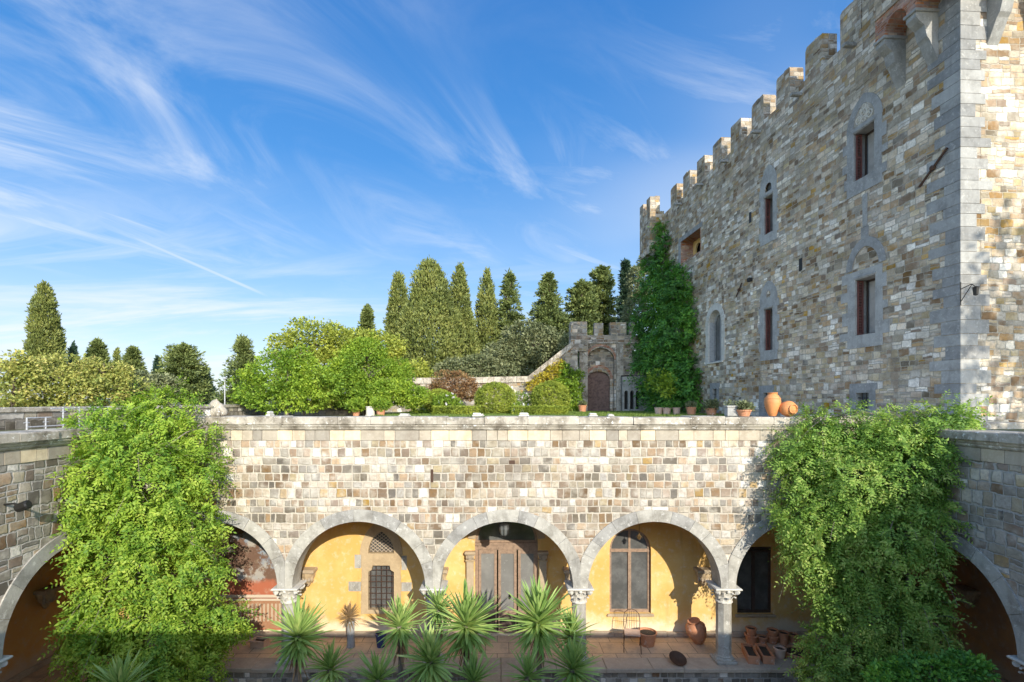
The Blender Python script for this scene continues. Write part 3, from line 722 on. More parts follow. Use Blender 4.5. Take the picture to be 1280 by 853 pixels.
# corner quoins, longer and shorter by turns
b = MB(); z = 5.9; k = 0; rd = random.Random(4)
while z < 22.5:
    h = rd.uniform(.26, .40); la = rd.uniform(.75, 1.05) if k % 2 else rd.uniform(.42, .6); lb = rd.uniform(.42, .6) if k % 2 else rd.uniform(.7, .95)
    o = rd.uniform(0, .008)
    b.add([(-la, -.014-o, z), (.014+o, -.014-o, z), (.014+o, lb, z), (.0, lb, z), (.0, .0, z), (-la, .0, z)]+[(-la, -.014-o, z+h-.012), (.014+o, -.014-o, z+h-.012), (.014+o, lb, z+h-.012), (0, lb, z+h-.012), (0, 0, z+h-.012), (-la, 0, z+h-.012)],
          [(0, 1, 7, 6), (1, 2, 8, 7), (2, 3, 9, 8), (5, 0, 6, 11), (6, 7, 10, 11), (7, 8, 9, 10), (0, 5, 4, 1), (1, 4, 3, 2)])
    z += h; k += 1
part('quoins', b, M['quoin'], CA)

def shutter(parent, x, y, z0, z1, w, ang):
    b = MB(); T = Tm(x, y, 0, ang)
    for a, e in ((0, .05), (w-.05, w)): b.box(a, e, -.018, .018, z0, z1, T)
    for zz in (z0, (z0+z1)/2-.03, z1-.06): b.box(.051, w-.051, -.017, .017, zz, zz+.06, T)
    z = z0+.08; 
    while z < z1-.1:
        b.add([(.05, -.02, z), (w-.05, -.02, z), (w-.05, .014, z+.035), (.05, .014, z+.035), (.05, -.02, z+.008), (w-.05, -.02, z+.008), (w-.05, .014, z+.043), (.05, .014, z+.043)],
              [(0, 3, 2, 1), (4, 5, 6, 7), (0, 1, 5, 4), (2, 3, 7, 6)], T); z += .055
    return part('shutter', b, M['shutter'], parent)
def castle_window(c, w, z0, z1, outline, extra=(), kind='', yf=-.025):
    b = MB(); b.slab(outline, [rect(c-w/2, c+w/2, z0, z1)]+list(extra), yf, 0 if False else -.002)
    b.slab(rect(c-w/2-.098, c+w/2+.098, z0-.118, z1+.118), [rect(c-w/2, c+w/2, z0, z1)], -.001, .5)
    s = part('window', b, M['quoin'], CA)
    b = MB(); b.slab(rect(c-w/2+.002, c+w/2-.002, z0, z1), [rect(c-w/2+.07, c-.025, z0+.08, z1-.07), rect(c+.025, c+w/2-.07, z0+.08, z1-.07)], .40, .45); part('window_frame', b, M['dkwood'], s)
    b = MB(); b.box(c-w/2, c+w/2, .43, .44, z0, z1); part('pane', b, M['glassblue'], s)
    b = MB(); b.box(c-w/2+.12, c+.0, .421, .428, z0+.09, z1-.08); part('curtain', b, M['curtain'], s)
    shutter(s, c-w/2+.03, .04, z0+.03, z1-.03, .20, R(80)); shutter(s, c+w/2-.03, .08, z0+.03, z1-.03, .24, R(112))
    b = MB(); b.box(c-w/2-.04, c+w/2+.04, -.05, .0, z1+.03, z1+.10, bev=.01); part('lintel', b, M['quoin'], s)
    return s
c, w, a, z = A1
o_ = surround_outline(c, .78, a-.5, z+.1, .80, .72, .24, 3, .34)
s = castle_window(c, w, a, z, o_, [pointed(c, .95, z+.20, z+.22, .72)])
s['label'] = 'upper window with a carved tracery head, nearest the corner'
b = MB(); b.slab(pointed(c, .95, z+.20, z+.22, .72), [], -.006, -.003); part('tympanum', b, M['cornice'], s)
b = MB()
for (dx, dz, r) in ((0, .34, .13), (-.24, .18, .12), (.24, .18, .12), (0, .12, .09), (0, .56, .07), (-.13, .45, .06), (.13, .45, .06)):
    b.tube([(c+dx+r*math.cos(2*PI*i/14), -.012, z+.2+dz+r*math.sin(2*PI*i/14)) for i in range(15)], .022, 5)
    for k in range(3):
        q = 2*PI*k/3+PI/2; b.tube([(c+dx, -.012, z+.2+dz), (c+dx+r*math.cos(q), -.012, z+.2+dz+r*math.sin(q))], .014, 4)
part('tracery', b, M['marble'], s)
c, w, a, z = A2
s = castle_window(c, w, a, z, surround_outline(c, .80, a-.45, z+.25, .01, .5, .45, 8, .36)[0:] if False else [(c-x, zz) for x, zz in toothed(c, .78, a-.45, z+.30, .42, 8, .36)][::-1][::-1] and ([(c+x, zz) for x, zz in toothed(c, .74, a-.45, z+.30, .30, 5, .36)]+[(c-x, zz) for x, zz in toothed(c, .80, a-.45, z+.30, .45, 8, .36)[::-1]]))
b = MB(); out_ = pointed(c, 1.75, z+.35, z+.36, .62)[2:]; in_ = pointed(c, 1.2, z+.35, z+.36, .62)[2:]
b.slab(out_+in_[::-1], [], -.03, -.002); b.box(c-.16, c+.16, -.035, -.004, z+1.35, z+1.75, bev=.01); b.box(c-.1, c+.1, -.03, -.005, z+1.76, z+2.9); part('blind_arch', b, M['quoin'], s)
c, w, a, z = B1
o_ = surround_outline(c, .62, a-.45, 16.45, .64, .85, .14, 5, .33)
s = castle_window(c, w, a, z, o_, [arch_hole(c, .5, 16.22, 16.35)])
b = MB(); b.slab(arch_hole(c, .5, 16.22, 16.35), [], .1, .11); b.box(c-.3, c+.3, .12, .13, 16.13, 16.8); part('fanlight', b, M['glass'], s)
b = MB(); b.slab(rect(c-.41, c+.41, 16.12+.02, 16.30), [], .0, .3)
c, w, a, z = B2
castle_window(c, w, a, z, surround_outline(c, .66, a-.45, z+.35, .68, .72, .16, 6, .35), [arch_hole(c, .32, z+.5, z+.66)])
# arched window with grey leaves
c, w, a, z = C_
b = MB(); n_ = 13
for k in range(n_):
    a0, a1 = PI*k/n_+.01, PI*(k+1)/n_-.01; ro = w/2+random.uniform(.30, .40)
    b.slab(arc(c, z, w/2, a0, a1, 3)+arc(c, z, ro, a1, a0, 3), [], -.03, .45)
for sx in (-1, 1):
    zz = a-.1; 
    while zz < z-.02:
        h = min(random.uniform(.25, .4), z-zz); l = random.uniform(.25, .42); xa, xb = sorted((c+sx*(w/2), c+sx*(w/2+l))); b.box(xa, xb, -.026, .45, zz+.006, zz+h-.006); zz += h
b.box(c-w/2-.2, c+w/2+.2, -.10, .4, a-.19, a-.105, bev=.01)
s = part('window', b, M['marble'], CA, 'tall round-arched window with pale stone ring')
b = MB(); b.slab(arch_hole(c, w-.004, a-.1, z), [[(c-.62, a), (c-.04, a), (c-.04, z+.5), (c-.35, z+.45), (c-.62, z+.05)], [(c+.04, a), (c+.62, a), (c+.62, z+.05), (c+.35, z+.45), (c+.04, z+.5)]], .30, .36); part('window_frame', b, M['greydrum'], s)
b = MB(); b.box(c-w/2, c+w/2, .34, .35, a-.1, z+.7); part('pane', b, M['glass'], s)
for zz in (a+.65, a+1.3, a+1.95):
    pass
b = MB(); T = Tm(c-w/2+.03, .03, 0, R(80)); b.box(0, .26, -.02, .02, a-.05, z+.1, T); part('shutter', b, M['greydrum'], s)
# deep brick recess high on the wall
b = MB(); b.slab(rect(DXa-.118, DXb+.118, 15.42+.002, 16.978), [rect(DXa, DXb, 15.5, 16.85)], .001, 1.0); s = part('brick_recess', b, M['brick'], CA)
b = MB(); b.slab(rect(DXa, DXb, 15.45, 16.88), [arch_hole(DXa+.75, .8, 15.46, 16.2), arch_hole(DXa+1.95, .8, 15.46, 16.2)], .80, .9); part('recess_back', b, M['ochre'], s)
b = MB(); b.slab(rect(DXa-.3, DXb+.3, 16.86, 17.15), [], -.03, -.001); b.slab(rect(DXa-.35, DXa-.01, 15.4, 16.855), [], -.028, -.001); part('lintel', b, M['quoin'], s)
for (c, w, a, z) in (E1, E2, A3):
    b = MB(); b.slab([(c-w/2-.32, a-.22), (c+w/2+.28, a-.22), (c+w/2+.28, z+.1), (c+w/2+.36, z+.1), (c+w/2+.36, z+.33), (c-w/2-.3, z+.33)], [rect(c-w/2, c+w/2, a, z)], -.02, -.001); b.slab(rect(c-w/2-.048, c+w/2+.048, a-.048, z+.048), [rect(c-w/2, c+w/2, a, z)], 0, .3)
    s = part('small_window', b, M['quoin'], CA)
    b = MB(); b.box(c-w/2, c+w/2, .2, .21, a, z); part('pane', b, M['glassblue'], s)
    b = MB()
    for k in (1, 2): b.tube([(c-w/2+w*k/3, .06, a), (c-w/2+w*k/3, .06, z)], .014, 5)
    for k in range(1, int((z-a)/.19)): b.tube([(c-w/2, .06, a+.19*k+.02), (c+w/2, .06, a+.19*k+.02)], .014, 5)
    part('grille', b, M['dkiron'], s)
# small putlog holes / slits
for px, py in ((938, 272), (1001, 331)):
    x, z = fp(px, py); b = MB(); b.slab(rect(x-.1, x+.1, z-.26, z+.26), [rect(x-.045, x+.045, z-.2, z+.2)], -.012, -.001); b.slab(rect(x-.045, x+.045, z-.2, z+.2), [], -.006, -.003); part('slit', b, M['dkiron'], CA)
# iron wall ties
for (p, q) in (((1187, 185), (1152, 234)), ((929, 354), (922, 371))):
    p, q = fp(*p), fp(*q); b = MB(); b.tube([(p[0], -.07, p[1]), (q[0], -.07, q[1])], .035, 6); mx, mz = (p[0]+q[0])/2, (p[1]+q[1])/2
    b.lathe([(.02, -.14), (.075, -.12), (.075, -.05), (.04, 0)], 8, Matrix.Translation((mx, 0, mz)) @ Matrix.Rotation(R(-90), 4, 'X')); part('wall_tie', b, M['iron'], CA)
# spouts under the battlements
for k in range(6):
    x = -3.9-1.955*k*1.5; b = MB(); b.box(x-.09, x+.09, -.42, -.001, 19.22, 19.36, bev=.02); part('spout', b, M['quoin'], CA)
# machicolation: corbels and brick arches at the near corner
CBX = [-1.95, -.83, .30]
def corbel(M_, x):
    b = MB()
    prof = [(0, 16.62), (-.10, 16.8), (-.28, 17.2), (-.36, 17.3), (-.44, 17.62), (-.60, 17.74), (-.70, 17.86), (-.70, 18.0), (0, 18.0)]
    vs = [(x+s*(.17), p[0]-.001, p[1]) for s in (-1, 1) for p in prof]; n = len(prof)
    fs = [(i, (i+1) % n, (i+1) % n+n, i+n) for i in range(n)]+[tuple(range(n))[::-1], tuple(range(n, 2*n))]
    b.add(vs, fs, M_); b.box(x-.21, x+.21, -.76, -.002, 18.0, 18.1, M_, bev=.015); part('corbel', b, M['quoin'], CA)
I4 = Matrix.Identity(4)
for x in CBX[:2]: corbel(I4, x)
def gallery(M_, xa, xb, cs, x_end):
    r = .40
    pts = [(xa, 18.1)]
    for c in cs: pts += [(c-r, 18.1)]+[(c-r*math.cos(PI*i/10), 18.1+r*1.15*math.sin(PI*i/10)) for i in range(1, 10)]+[(c+r, 18.1)]
    pts += [(xb, 18.1), (xb, 18.78), (xa, 18.78)]
    b = MB(); b.slab(pts, [], -.70, -.002, M_); o = part('brick_arches', b, M['brick'], CA)
    b = MB(); b.slab(rect(xa, xb, 18.785, 22.8), [], -.74, -.002, M_); part('gallery_wall', b, M['castle'], CA)
gallery(I4, CBX[0]-.2, .70, [(CBX[0]+CBX[1])/2, (CBX[1]+CBX[2])/2], 0)
NC = [.95, 2.15, 3.35, 4.55]
for x in NC: corbel(MN, x)
gallery(MN, -.001+.0, 6.0, [.38]+[(NC[i]+NC[i+1])/2 for i in range(3)], 0)
# far corner turret
b = MB()
tx0, tx1 = -23.5, -21.4
b.slab([(tx0, 17.0), (tx1, 17.0), (tx1, 20.9), (tx1-.7, 20.9), (tx1-.7, 19.9), (tx0+.7, 19.9), (tx0+.7, 20.9), (tx0, 20.9)], [pointed((tx0+tx1)/2, .35, 17.5, 18.1)], -1.0, -.65)
b.slab([(-1.0+.36, 17.0), (.0, 17.0), (0, 19.9), (-.3, 19.9), (-.3, 20.95), (-.64, 20.95)], [], -tx1 if False else 0, .35, Matrix.Translation((tx1, 0, 0)) @ MN)
b.box(tx0, tx0+.35, -.64, .3, 17.0, 20.6); b.box(tx0+.36, tx1-.36, -.64, -.01, 17.0, 17.1)
s = part('corner_turret', b, M['castle'], CA)
b = MB()
for x in (tx0+.15, (tx0+tx1)/2, tx1-.15): b.add([(x-.15, 0, 16.2), (x+.15, 0, 16.2), (x+.15, 0, 17), (x-.15, 0, 17), (x-.15, -.95, 16.95), (x+.15, -.95, 16.95), (x+.15, -.4, 16.4), (x-.15, -.4, 16.4)], [(0, 1, 6, 7), (7, 6, 5, 4), (4, 5, 2, 3), (0, 7, 4, 3), (1, 2, 5, 6)])
part('corbels', b, M['quoin'], s)
# lamp bracket on the corner, little floodlight on the facade
tt = thing('wall_lantern', 'black wrought-iron lantern bracket fixed to the castle corner', 'lantern', (12.93, 14.2, 0))
b = MB(); zz = H+(CY-368)*14.2/F
b.tube([(0, .05, zz+.15), (0, -.28, zz+.22), (0, -.40, zz+.12)], .012, 5); b.tube([(0, .05, zz-.2), (0, -.28, zz+.2)], .01, 5); b.tube([(0, .05, zz-.3), (0, .05, zz+.35)], .014, 5); part('bracket', b, M['dkiron'], tt)
b = MB(); b.lathe([(.02, .14), (.09, .10), (.075, .09), (.055, -.1), (.02, -.12)], 6, Tm(0, -.40, zz)); part('lamp_head', b, M['dkiron'], tt)
x, z = fp(940, 350); b = MB(); b.box(-.11, .11, -.2, -.04, -.09, .09, bev=.02); b.box(-.03, .03, -.05, .0, -.05, .05)
o = part('floodlight', b, M['dkiron'], None); o.matrix_world = CA.matrix_world
mw = Matrix.Translation((12.97, 14.3, 0)) @ Matrix.Rotation(math.atan2(-.998, .0626), 4, 'Z')
o.matrix_world = mw @ Matrix.Translation((x, 0, z)); o['label'] = 'small black floodlight on the castle wall left of the middle windows'; o['category'] = 'floodlight'

# ------------------------------------------------------------------ garden walls and gatehouse
def X_(px, Y): return (px-CX)*Y/F
def Z_(py, Y): return H-(py-CY)*Y/F
GT = thing('gatehouse', 'small shaded crenellated stone gatehouse with arched wooden gate at the far end of the garden', 'gatehouse', (X_(750, 37), 37, 0))
gx = lambda px, Y=37.: X_(px, Y)-X_(750, 37)
gz = lambda py, Y=37.: Z_(py, Y)
blind = arch_hole(gx(751), gx(769)-gx(735), ZT-.1, gz(450), 14, gz(435)-gz(450))
lit = rect(gx(790), gx(797), gz(451), gz(437))
b = MB(); b.slab([(gx(725), ZT-.3), (gx(826), ZT-.3), (gx(826), gz(419)), (gx(794), gz(419)), (gx(794), gz(403)), (gx(788), gz(403)), (gx(788), gz(419)), (gx(783), gz(419)), (gx(783), gz(403)), (gx(763), gz(403)), (gx(763), gz(419)), (gx(754), gz(419)), (gx(754), gz(404)), (gx(743), gz(404)), (gx(743), gz(419)), (gx(725), gz(419))], [blind, lit], 0, .5)
part('gate_wall', b, M['rubble'], GT)
b = MB(); dr_ = arch_hole(gx(749.5), gx(764)-gx(734.5), ZT, gz(474), 12, gz(464)-gz(474))
b.slab([(gx(733), ZT-.1), (gx(770), ZT-.1), (gx(770), gz(434)), (gx(733), gz(434))], [dr_], .42, .8); part('inner_wall', b, M['rubble'], GT)
b = MB(); b.slab(dr_, [], .62, .70); 
for k in range(9): xx = gx(736+3.3*k); b.box(xx-.008, xx+.008, .60, .62, ZT, gz(470))
part('gate_leaf', b, M['gatewood'], GT)
b = MB(); b.slab(arc(gx(751), gz(450), (gx(769)-gx(735))/2+.16, 0.02, PI-.02, 16)+arc(gx(751), gz(450), (gx(769)-gx(735))/2, PI-.02, 0.02, 16), [], -.02, -.001)
b.slab(arc(gx(749.5), gz(474), (gx(764)-gx(734.5))/2+.2, 0.02, PI-.02, 16)+arc(gx(749.5), gz(474), (gx(764)-gx(734.5))/2, PI-.02, 0.02, 16), [], .39, .419)
part('arch_bricks', b, M['brick'], GT)
b = MB(); b.box(gx(718), gx(830), -.14, -.002, gz(430), gz(428), bev=.01); b.box(gx(724), gx(734), -.2, -.003, ZT, gz(430.5)); b.box(gx(770), gx(778.5), -.2, -.003, ZT, gz(430.5)); part('pilasters', b, M['cornice'], GT)
b = MB(); b.box(gx(713), gx(733), -.3, .8, gz(440), gz(403)); part('corner_pier', b, M['rubble'], GT)
lan = [pointed(gx(c_), .30, ZT+.15, gz(492), .8) for c_ in (776.5, 784, 791.5)]
b = MB(); b.slab([(gx(774), ZT-.1), (gx(840), ZT-.1), (gx(840), gz(468)), (gx(774), gz(472))], [[(p[0], p[1]) for p in l] for l in [pointed(gx(c_), .27, ZT+.2, gz(492), .8) for c_ in (778.5, 785.5, 792.5)]], -1.0, -.7)
part('lancet_wall', b, M['serena'], GT)
b = MB(); b.box(gx(774), gx(840), -.69, -.6, ZT, gz(470)); part('lancet_shade_sheet', b, M['dark'], GT)  # near-black sheet paints the darkness inside the lancets
# garden wall with the stair ramp rising to the gate
GW = thing('garden_wall', 'long low lichened garden wall whose coping climbs as a stair to the gatehouse', 'wall', (0, 36, 0))
wx = lambda px: X_(px, 36); wz = lambda py: Z_(py, 36)
b = MB(); b.slab([(wx(470), ZT-.3), (wx(722), ZT-.3), (wx(722), wz(434)), (wx(716), wz(434)), (wx(660), wz(478)), (wx(560), wz(480)), (wx(470), wz(480))], [], 0, .5); part('masonry', b, M['rubble'], GW)
b = MB()
def ramp(x0, z0, x1, z1, n):
    for i in range(n):
        t0, t1 = i/n, (i+1)/n; xa, za, xb, zb = x0+(x1-x0)*t0, z0+(z1-z0)*t0, x0+(x1-x0)*t1, z0+(z1-z0)*t1
        b.add([(xa+.01, -.12, za), (xb-.01, -.12, zb), (xb-.01, .6, zb), (xa+.01, .6, za), (xa+.01, -.12, za+.42), (xb-.01, -.12, zb+.42), (xb-.01, .6, zb+.42), (xa+.01, .6, za+.42)], [(3, 2, 1, 0), (4, 5, 6, 7), (0, 1, 5, 4), (1, 2, 6, 5), (2, 3, 7, 6), (3, 0, 4, 7)])
ramp(wx(470), wz(480)+.003, wx(560), wz(480)+.003, 6); ramp(wx(560), wz(480)+.003, wx(660), wz(478)+.003, 7); ramp(wx(660), wz(478)+.003, wx(716), wz(434)+.003, 7)
part('coping', b, M['cornice'], GW)
# outer parapet of the left terrace
LP = thing('parapet_wall', 'dark weathered parapet edging the terrace on the far left', 'wall', (-12.8, 0, 0))
b = MB(); b.slab([(2, -1), (34.6, -1), (34.6, 6.30), (2, 6.30)], [], 0, .4, Matrix.Rotation(R(90), 4, 'Z')); part('masonry', b, M['parapet'], LP)
b = MB(); x = 2.
while x < 34:
    l = random.uniform(.8, 1.5); b.box(x+.004, x+l-.004, -.05, .45, 6.303, 6.44+random.uniform(-.012, .012), Matrix.Rotation(R(90), 4, 'Z'), bev=.02); x += l
part('coping', b, M['cornice'], LP)
BP = thing('parapet_wall', 'low block wall at the garden edge behind the weathered stone figure', 'wall', (0, 28, 0))
b = MB(); b.box(-12.7, -6.6, 0, .4, ZT-.2, Z_(506.5, 28)); part('masonry', b, M['parapet'], BP)
b = MB(); b.box(-12.7, -6.6, -.08, .48, Z_(506.5, 28)+.002, Z_(504.3, 28), bev=.02); part('coping', b, M['cornice'], BP)
#SECTION3
# ------------------------------------------------------------------ foliage tools
def leaves(name, p, d, nr, L, Wd, mat, parent=None, fold=.12, jL=.35, rngk=None):
    """each leaf one folded diamond; p base, d direction, nr normal (N,3)"""
    N = len(p); d = d/np.linalg.norm(d, axis=1)[:, None]
    s = np.cross(d, nr); s /= (np.linalg.norm(s, axis=1)[:, None]+1e-9); n2 = np.cross(s, d)
    k = (1+rng.uniform(-jL, jL, N))[:, None]; l = L*k; w = Wd*k
    v = np.empty((N, 4, 3)); v[:, 0] = p; v[:, 1] = p+d*l*.45+s*w*.5+n2*w*fold; v[:, 2] = p+d*l-n2*l*.06; v[:, 3] = p+d*l*.45-s*w*.5+n2*w*fold
    me = bpy.data.meshes.new(name); me.vertices.add(N*4); me.loops.add(N*4); me.polygons.add(N)
    me.vertices.foreach_set('co', v.ravel()); me.loops.foreach_set('vertex_index', np.arange(N*4, dtype=np.int32))
    me.polygons.foreach_set('loop_start', np.arange(0, N*4, 4, dtype=np.int32)); me.update(calc_edges=True)
    me.materials.append(mat); o = bpy.data.objects.new(name, me); COL.objects.link(o); o.parent = parent; return o
def rdir(n):
    v = rng.normal(size=(n, 3)); return v/np.linalg.norm(v, axis=1)[:, None]
def lump(d, k, seed):
    r = np.random.default_rng(seed); o = np.zeros(len(d))
    for i in range(5):
        q = r.normal(size=3); q *= k*(1+.6*i)/np.linalg.norm(q); o += np.sin(d@q+r.uniform(0, 6.28))/(1+.5*i)
    return o/2.6
def clumps_on(blobs, dens, rc, lumpy=.18, seed=0, inner=.72, minz=None, cut=None):
    """clump centres on the surfaces of overlapping ellipsoids: positions, outward normals"""
    P_, N_ = [], []
    for bi, (c, r) in enumerate(blobs):
        c = np.array(c, float); r = np.array(r if hasattr(r, '__len__') else (r, r, r), float)
        area = 4*PI*(((r[0]*r[1])**1.6+(r[0]*r[2])**1.6+(r[1]*r[2])**1.6)/3)**(1/1.6); n = max(3, int(area*dens))
        d = rdir(n); rad = (1+lumpy*lump(d, 3.2, seed+bi))*rng.uniform(.80, 1.06, n)
        p = c+d*r*rad[:, None]; keep = np.ones(n, bool)
        for bj, (c2, r2) in enumerate(blobs):
            if bj != bi: keep &= np.linalg.norm((p-np.array(c2))/np.array(r2 if hasattr(r2, '__len__') else (r2,)*3), axis=1) > inner
        if minz is not None: keep &= p[:, 2] > minz
        if cut is not None: keep &= cut(p)
        nn = d/r; nn /= np.linalg.norm(nn, axis=1)[:, None]
        P_.append(p[keep]); N_.append(nn[keep])
    return np.concatenate(P_), np.concatenate(N_)
def clump_leaves(cp, cn, per, rc, out=.5, droop=0., up=0., flat=.6):
    n = len(cp); c = np.repeat(cp, per, 0); nn = np.repeat(cn, per, 0)
    o = rdir(n*per); o[:, 2] *= flat; sc = np.repeat(rng.uniform(.55, 1.25, n), per)[:, None]
    p = c+o*rc*sc*rng.uniform(.3, 1, (n*per, 1))
    d = o*.8+nn*out+rdir(n*per)*.5; d[:, 2] += up-droop
    nr = nn*.5+rdir(n*per)*.6+o*.3; nr[:, 2] += .45
    return p, d, nr
def trunk(parent, x, y, z0, z1, r, limbs=5, spread=1.2, mat='bark', name='trunk'):
    b = MB(); rd = random.Random(int(x*100+y)); k = 7
    pts = [(x+rd.uniform(-.06, .06)*i*r*3, y+rd.uniform(-.06, .06)*i*r*3, z0+(z1-z0)*i/k) for i in range(k+1)]
    b.tube(pts, [r*(1-.7*i/k)*(1.35 if i == 0 else 1) for i in range(k+1)], 8)
    for i in range(limbs):
        t = rd.uniform(.35, .95); q = Vector(pts[int(t*k)]); a = rd.uniform(0, 6.28); s = spread*rd.uniform(.6, 1.1)
        b.tube([q, q+Vector((math.cos(a)*s*.5, math.sin(a)*s*.5, s*.45)), q+Vector((math.cos(a)*s, math.sin(a)*s, s*.8))], [r*.45, r*.3, r*.08], 5)
    return part(name, b, M[mat], parent)
GZ = 4.4
def broadleaf(name, label, cat, Y, bl, mat, leafL=.30, dens=5, per=9, rc=.38, group=None, base=None, limbs=7, lumpy=.25, mat_tr='bark', inner=.7, out=.5, r_tr=None, core=True):
    """bl: (px, py, radius px x, radius px y[, dY]) blobs"""
    s = Y/F; x0 = np.mean([b[0] for b in bl]); z0 = GZ if base is None else base
    X0 = X_(x0, Y); t = thing(name, label, cat, (X0, Y, z0), 0, group)
    blobs = []
    for b in bl:
        yy = (b[4] if len(b) > 4 else 0); q = P(b[0], b[1], Y+yy); blobs.append(((q.x-X0, yy, q.z-z0), (b[2]*s, (b[2]+b[3])*.5*s, b[3]*s)))
    cp, cn = clumps_on(blobs, dens*2.3, rc, lumpy, seed=len(bpy.data.objects), inner=inner, minz=.1)
    # inner clumps, so that the crown has depth
    if core:
        ci, ni = clumps_on([(c, tuple(np.array(r)*.62)) for c, r in blobs], dens*.5, rc, lumpy, seed=5, inner=.3, minz=.1); cp = np.concatenate([cp, ci]); cn = np.concatenate([cn, ni])
    p, d, nr = clump_leaves(cp, cn, per, rc, out)
    leaves('crown', p, d, nr, leafL*.92, leafL*.53, M[mat], t)
    h = max(c[2]+r[2]*.3 for c, r in blobs); trunk(t, 0, 0, 0, max(h, .5), r_tr or max(.05, .035*h), limbs, spread=max(.4, blobs[0][1][0]*.7), mat=mat_tr); return t
def cypress(px, top, hw, bot, Y, mat, label, name='cypress', shape='col', group='cypresses and conifers beyond the garden', q=1.0):
    s = Y/F; X0 = X_(px, Y); zt = Z_(top, Y); zb = Z_(bot, Y); Hh = zt-zb; t = thing(name, label, name.replace('_', ' '), (X0, Y, GZ), 0, group)
    Rr = hw*s; zb -= GZ; zt -= GZ; lf = max(.16, .0058*Y); sd = int(px*7)
    if shape in ('col', 'spire', 'cone'):
        n = int(2*PI*Rr*Hh*(22 if Rr > 1 else 30)*q*(50/Y)**.6); u = rng.uniform(0, 1, n); a = rng.uniform(0, 2*PI, n)
        prof = {'col': lambda u: np.minimum(1, (1-u)**.48*1.18)*(.80+.2*np.minimum(1, u*3)), 'spire': lambda u: (1-u)**.75*(.9+.1*u), 'cone': lambda u: (1-u)**.72}[shape](u)
        keep = rng.uniform(0, 1, n) < np.maximum(prof, .12); u, a, prof = u[keep], a[keep], prof[keep]
        o = np.stack([np.cos(a), np.sin(a), u*Hh/Rr*.6], 1); lm = lump(o, 3.0, sd)*.15+lump(o, 8.0, sd+1)*.15
        r = Rr*(prof+lm*np.minimum(1, (1-u)*5))*rng.uniform(.86, 1.05, len(u))
        cp = np.stack([np.cos(a)*r, np.sin(a)*r, zb+u*Hh], 1); cn = np.stack([np.cos(a), np.sin(a), np.full(len(a), .35)], 1)
        inner = cp*np.array([.6, .6, 1]); cp = np.concatenate([cp, inner[::3]]); cn = np.concatenate([cn, cn[::3]])
        p, d, nr = clump_leaves(cp, cn, 6, .20*min(1.4, max(.5, Rr)), .5, up=1.1, flat=1.5)
        leaves('crown', p, d, nr, lf, lf*.42, M[mat], t)
    else:   # tiered: whorls of boughs
        cps, cns = [], []; z = zb+Hh*.03; rd = np.random.default_rng(sd)
        step = max(.22, Hh/26)
        while z < zt-.15:
            u = (z-zb)/Hh; R_ = Rr*((1-u)**.8*1.05+.05) if shape == 'fir' else Rr*(np.sqrt(max(0, 1-u**2.2))*.9+.1)
            nb = int(rd.integers(9, 14))
            for k in range(nb):
                a = rd.uniform(0, 2*PI); Lb = R_*rd.uniform(.45, 1.12); m = max(3, int(Lb/.22))
                tt = np.linspace(.12, 1, m)**.8; sl = rd.uniform(.02, .25) if shape == 'cedar' else rd.uniform(-.35, .15)
                w = rd.normal(0, .12, m)*Lb
                x = np.cos(a)*Lb*tt-np.sin(a)*w*tt; y = np.sin(a)*Lb*tt+np.cos(a)*w*tt; zz = z+sl*Lb*tt-.12*Lb*tt**2+rd.normal(0, .05, m)
                cps.append(np.stack([x, y, zz], 1)); cns.append(np.tile([np.cos(a), np.sin(a), .1], (m, 1)))
            z += step*rd.uniform(.7, 1.25)
        m = 14; cps.append(np.stack([rd.normal(0, .05, m), rd.normal(0, .05, m), np.linspace(zt-Hh*.1, zt, m)], 1)); cns.append(np.tile([0, 0, 1.], (m, 1)))
        cp = np.concatenate(cps); cn = np.concatenate(cns)
        p, d, nr = clump_leaves(cp, cn, 13, .22 if Rr < 1.2 else .34, .9, flat=.7, up=.35)
        leaves('crown', p, d, nr, lf, lf*.42, M[mat], t)
    trunk(t, 0, 0, 0, zb+Hh*.9, max(.08, Rr*.11), 4, Rr*.4); return t

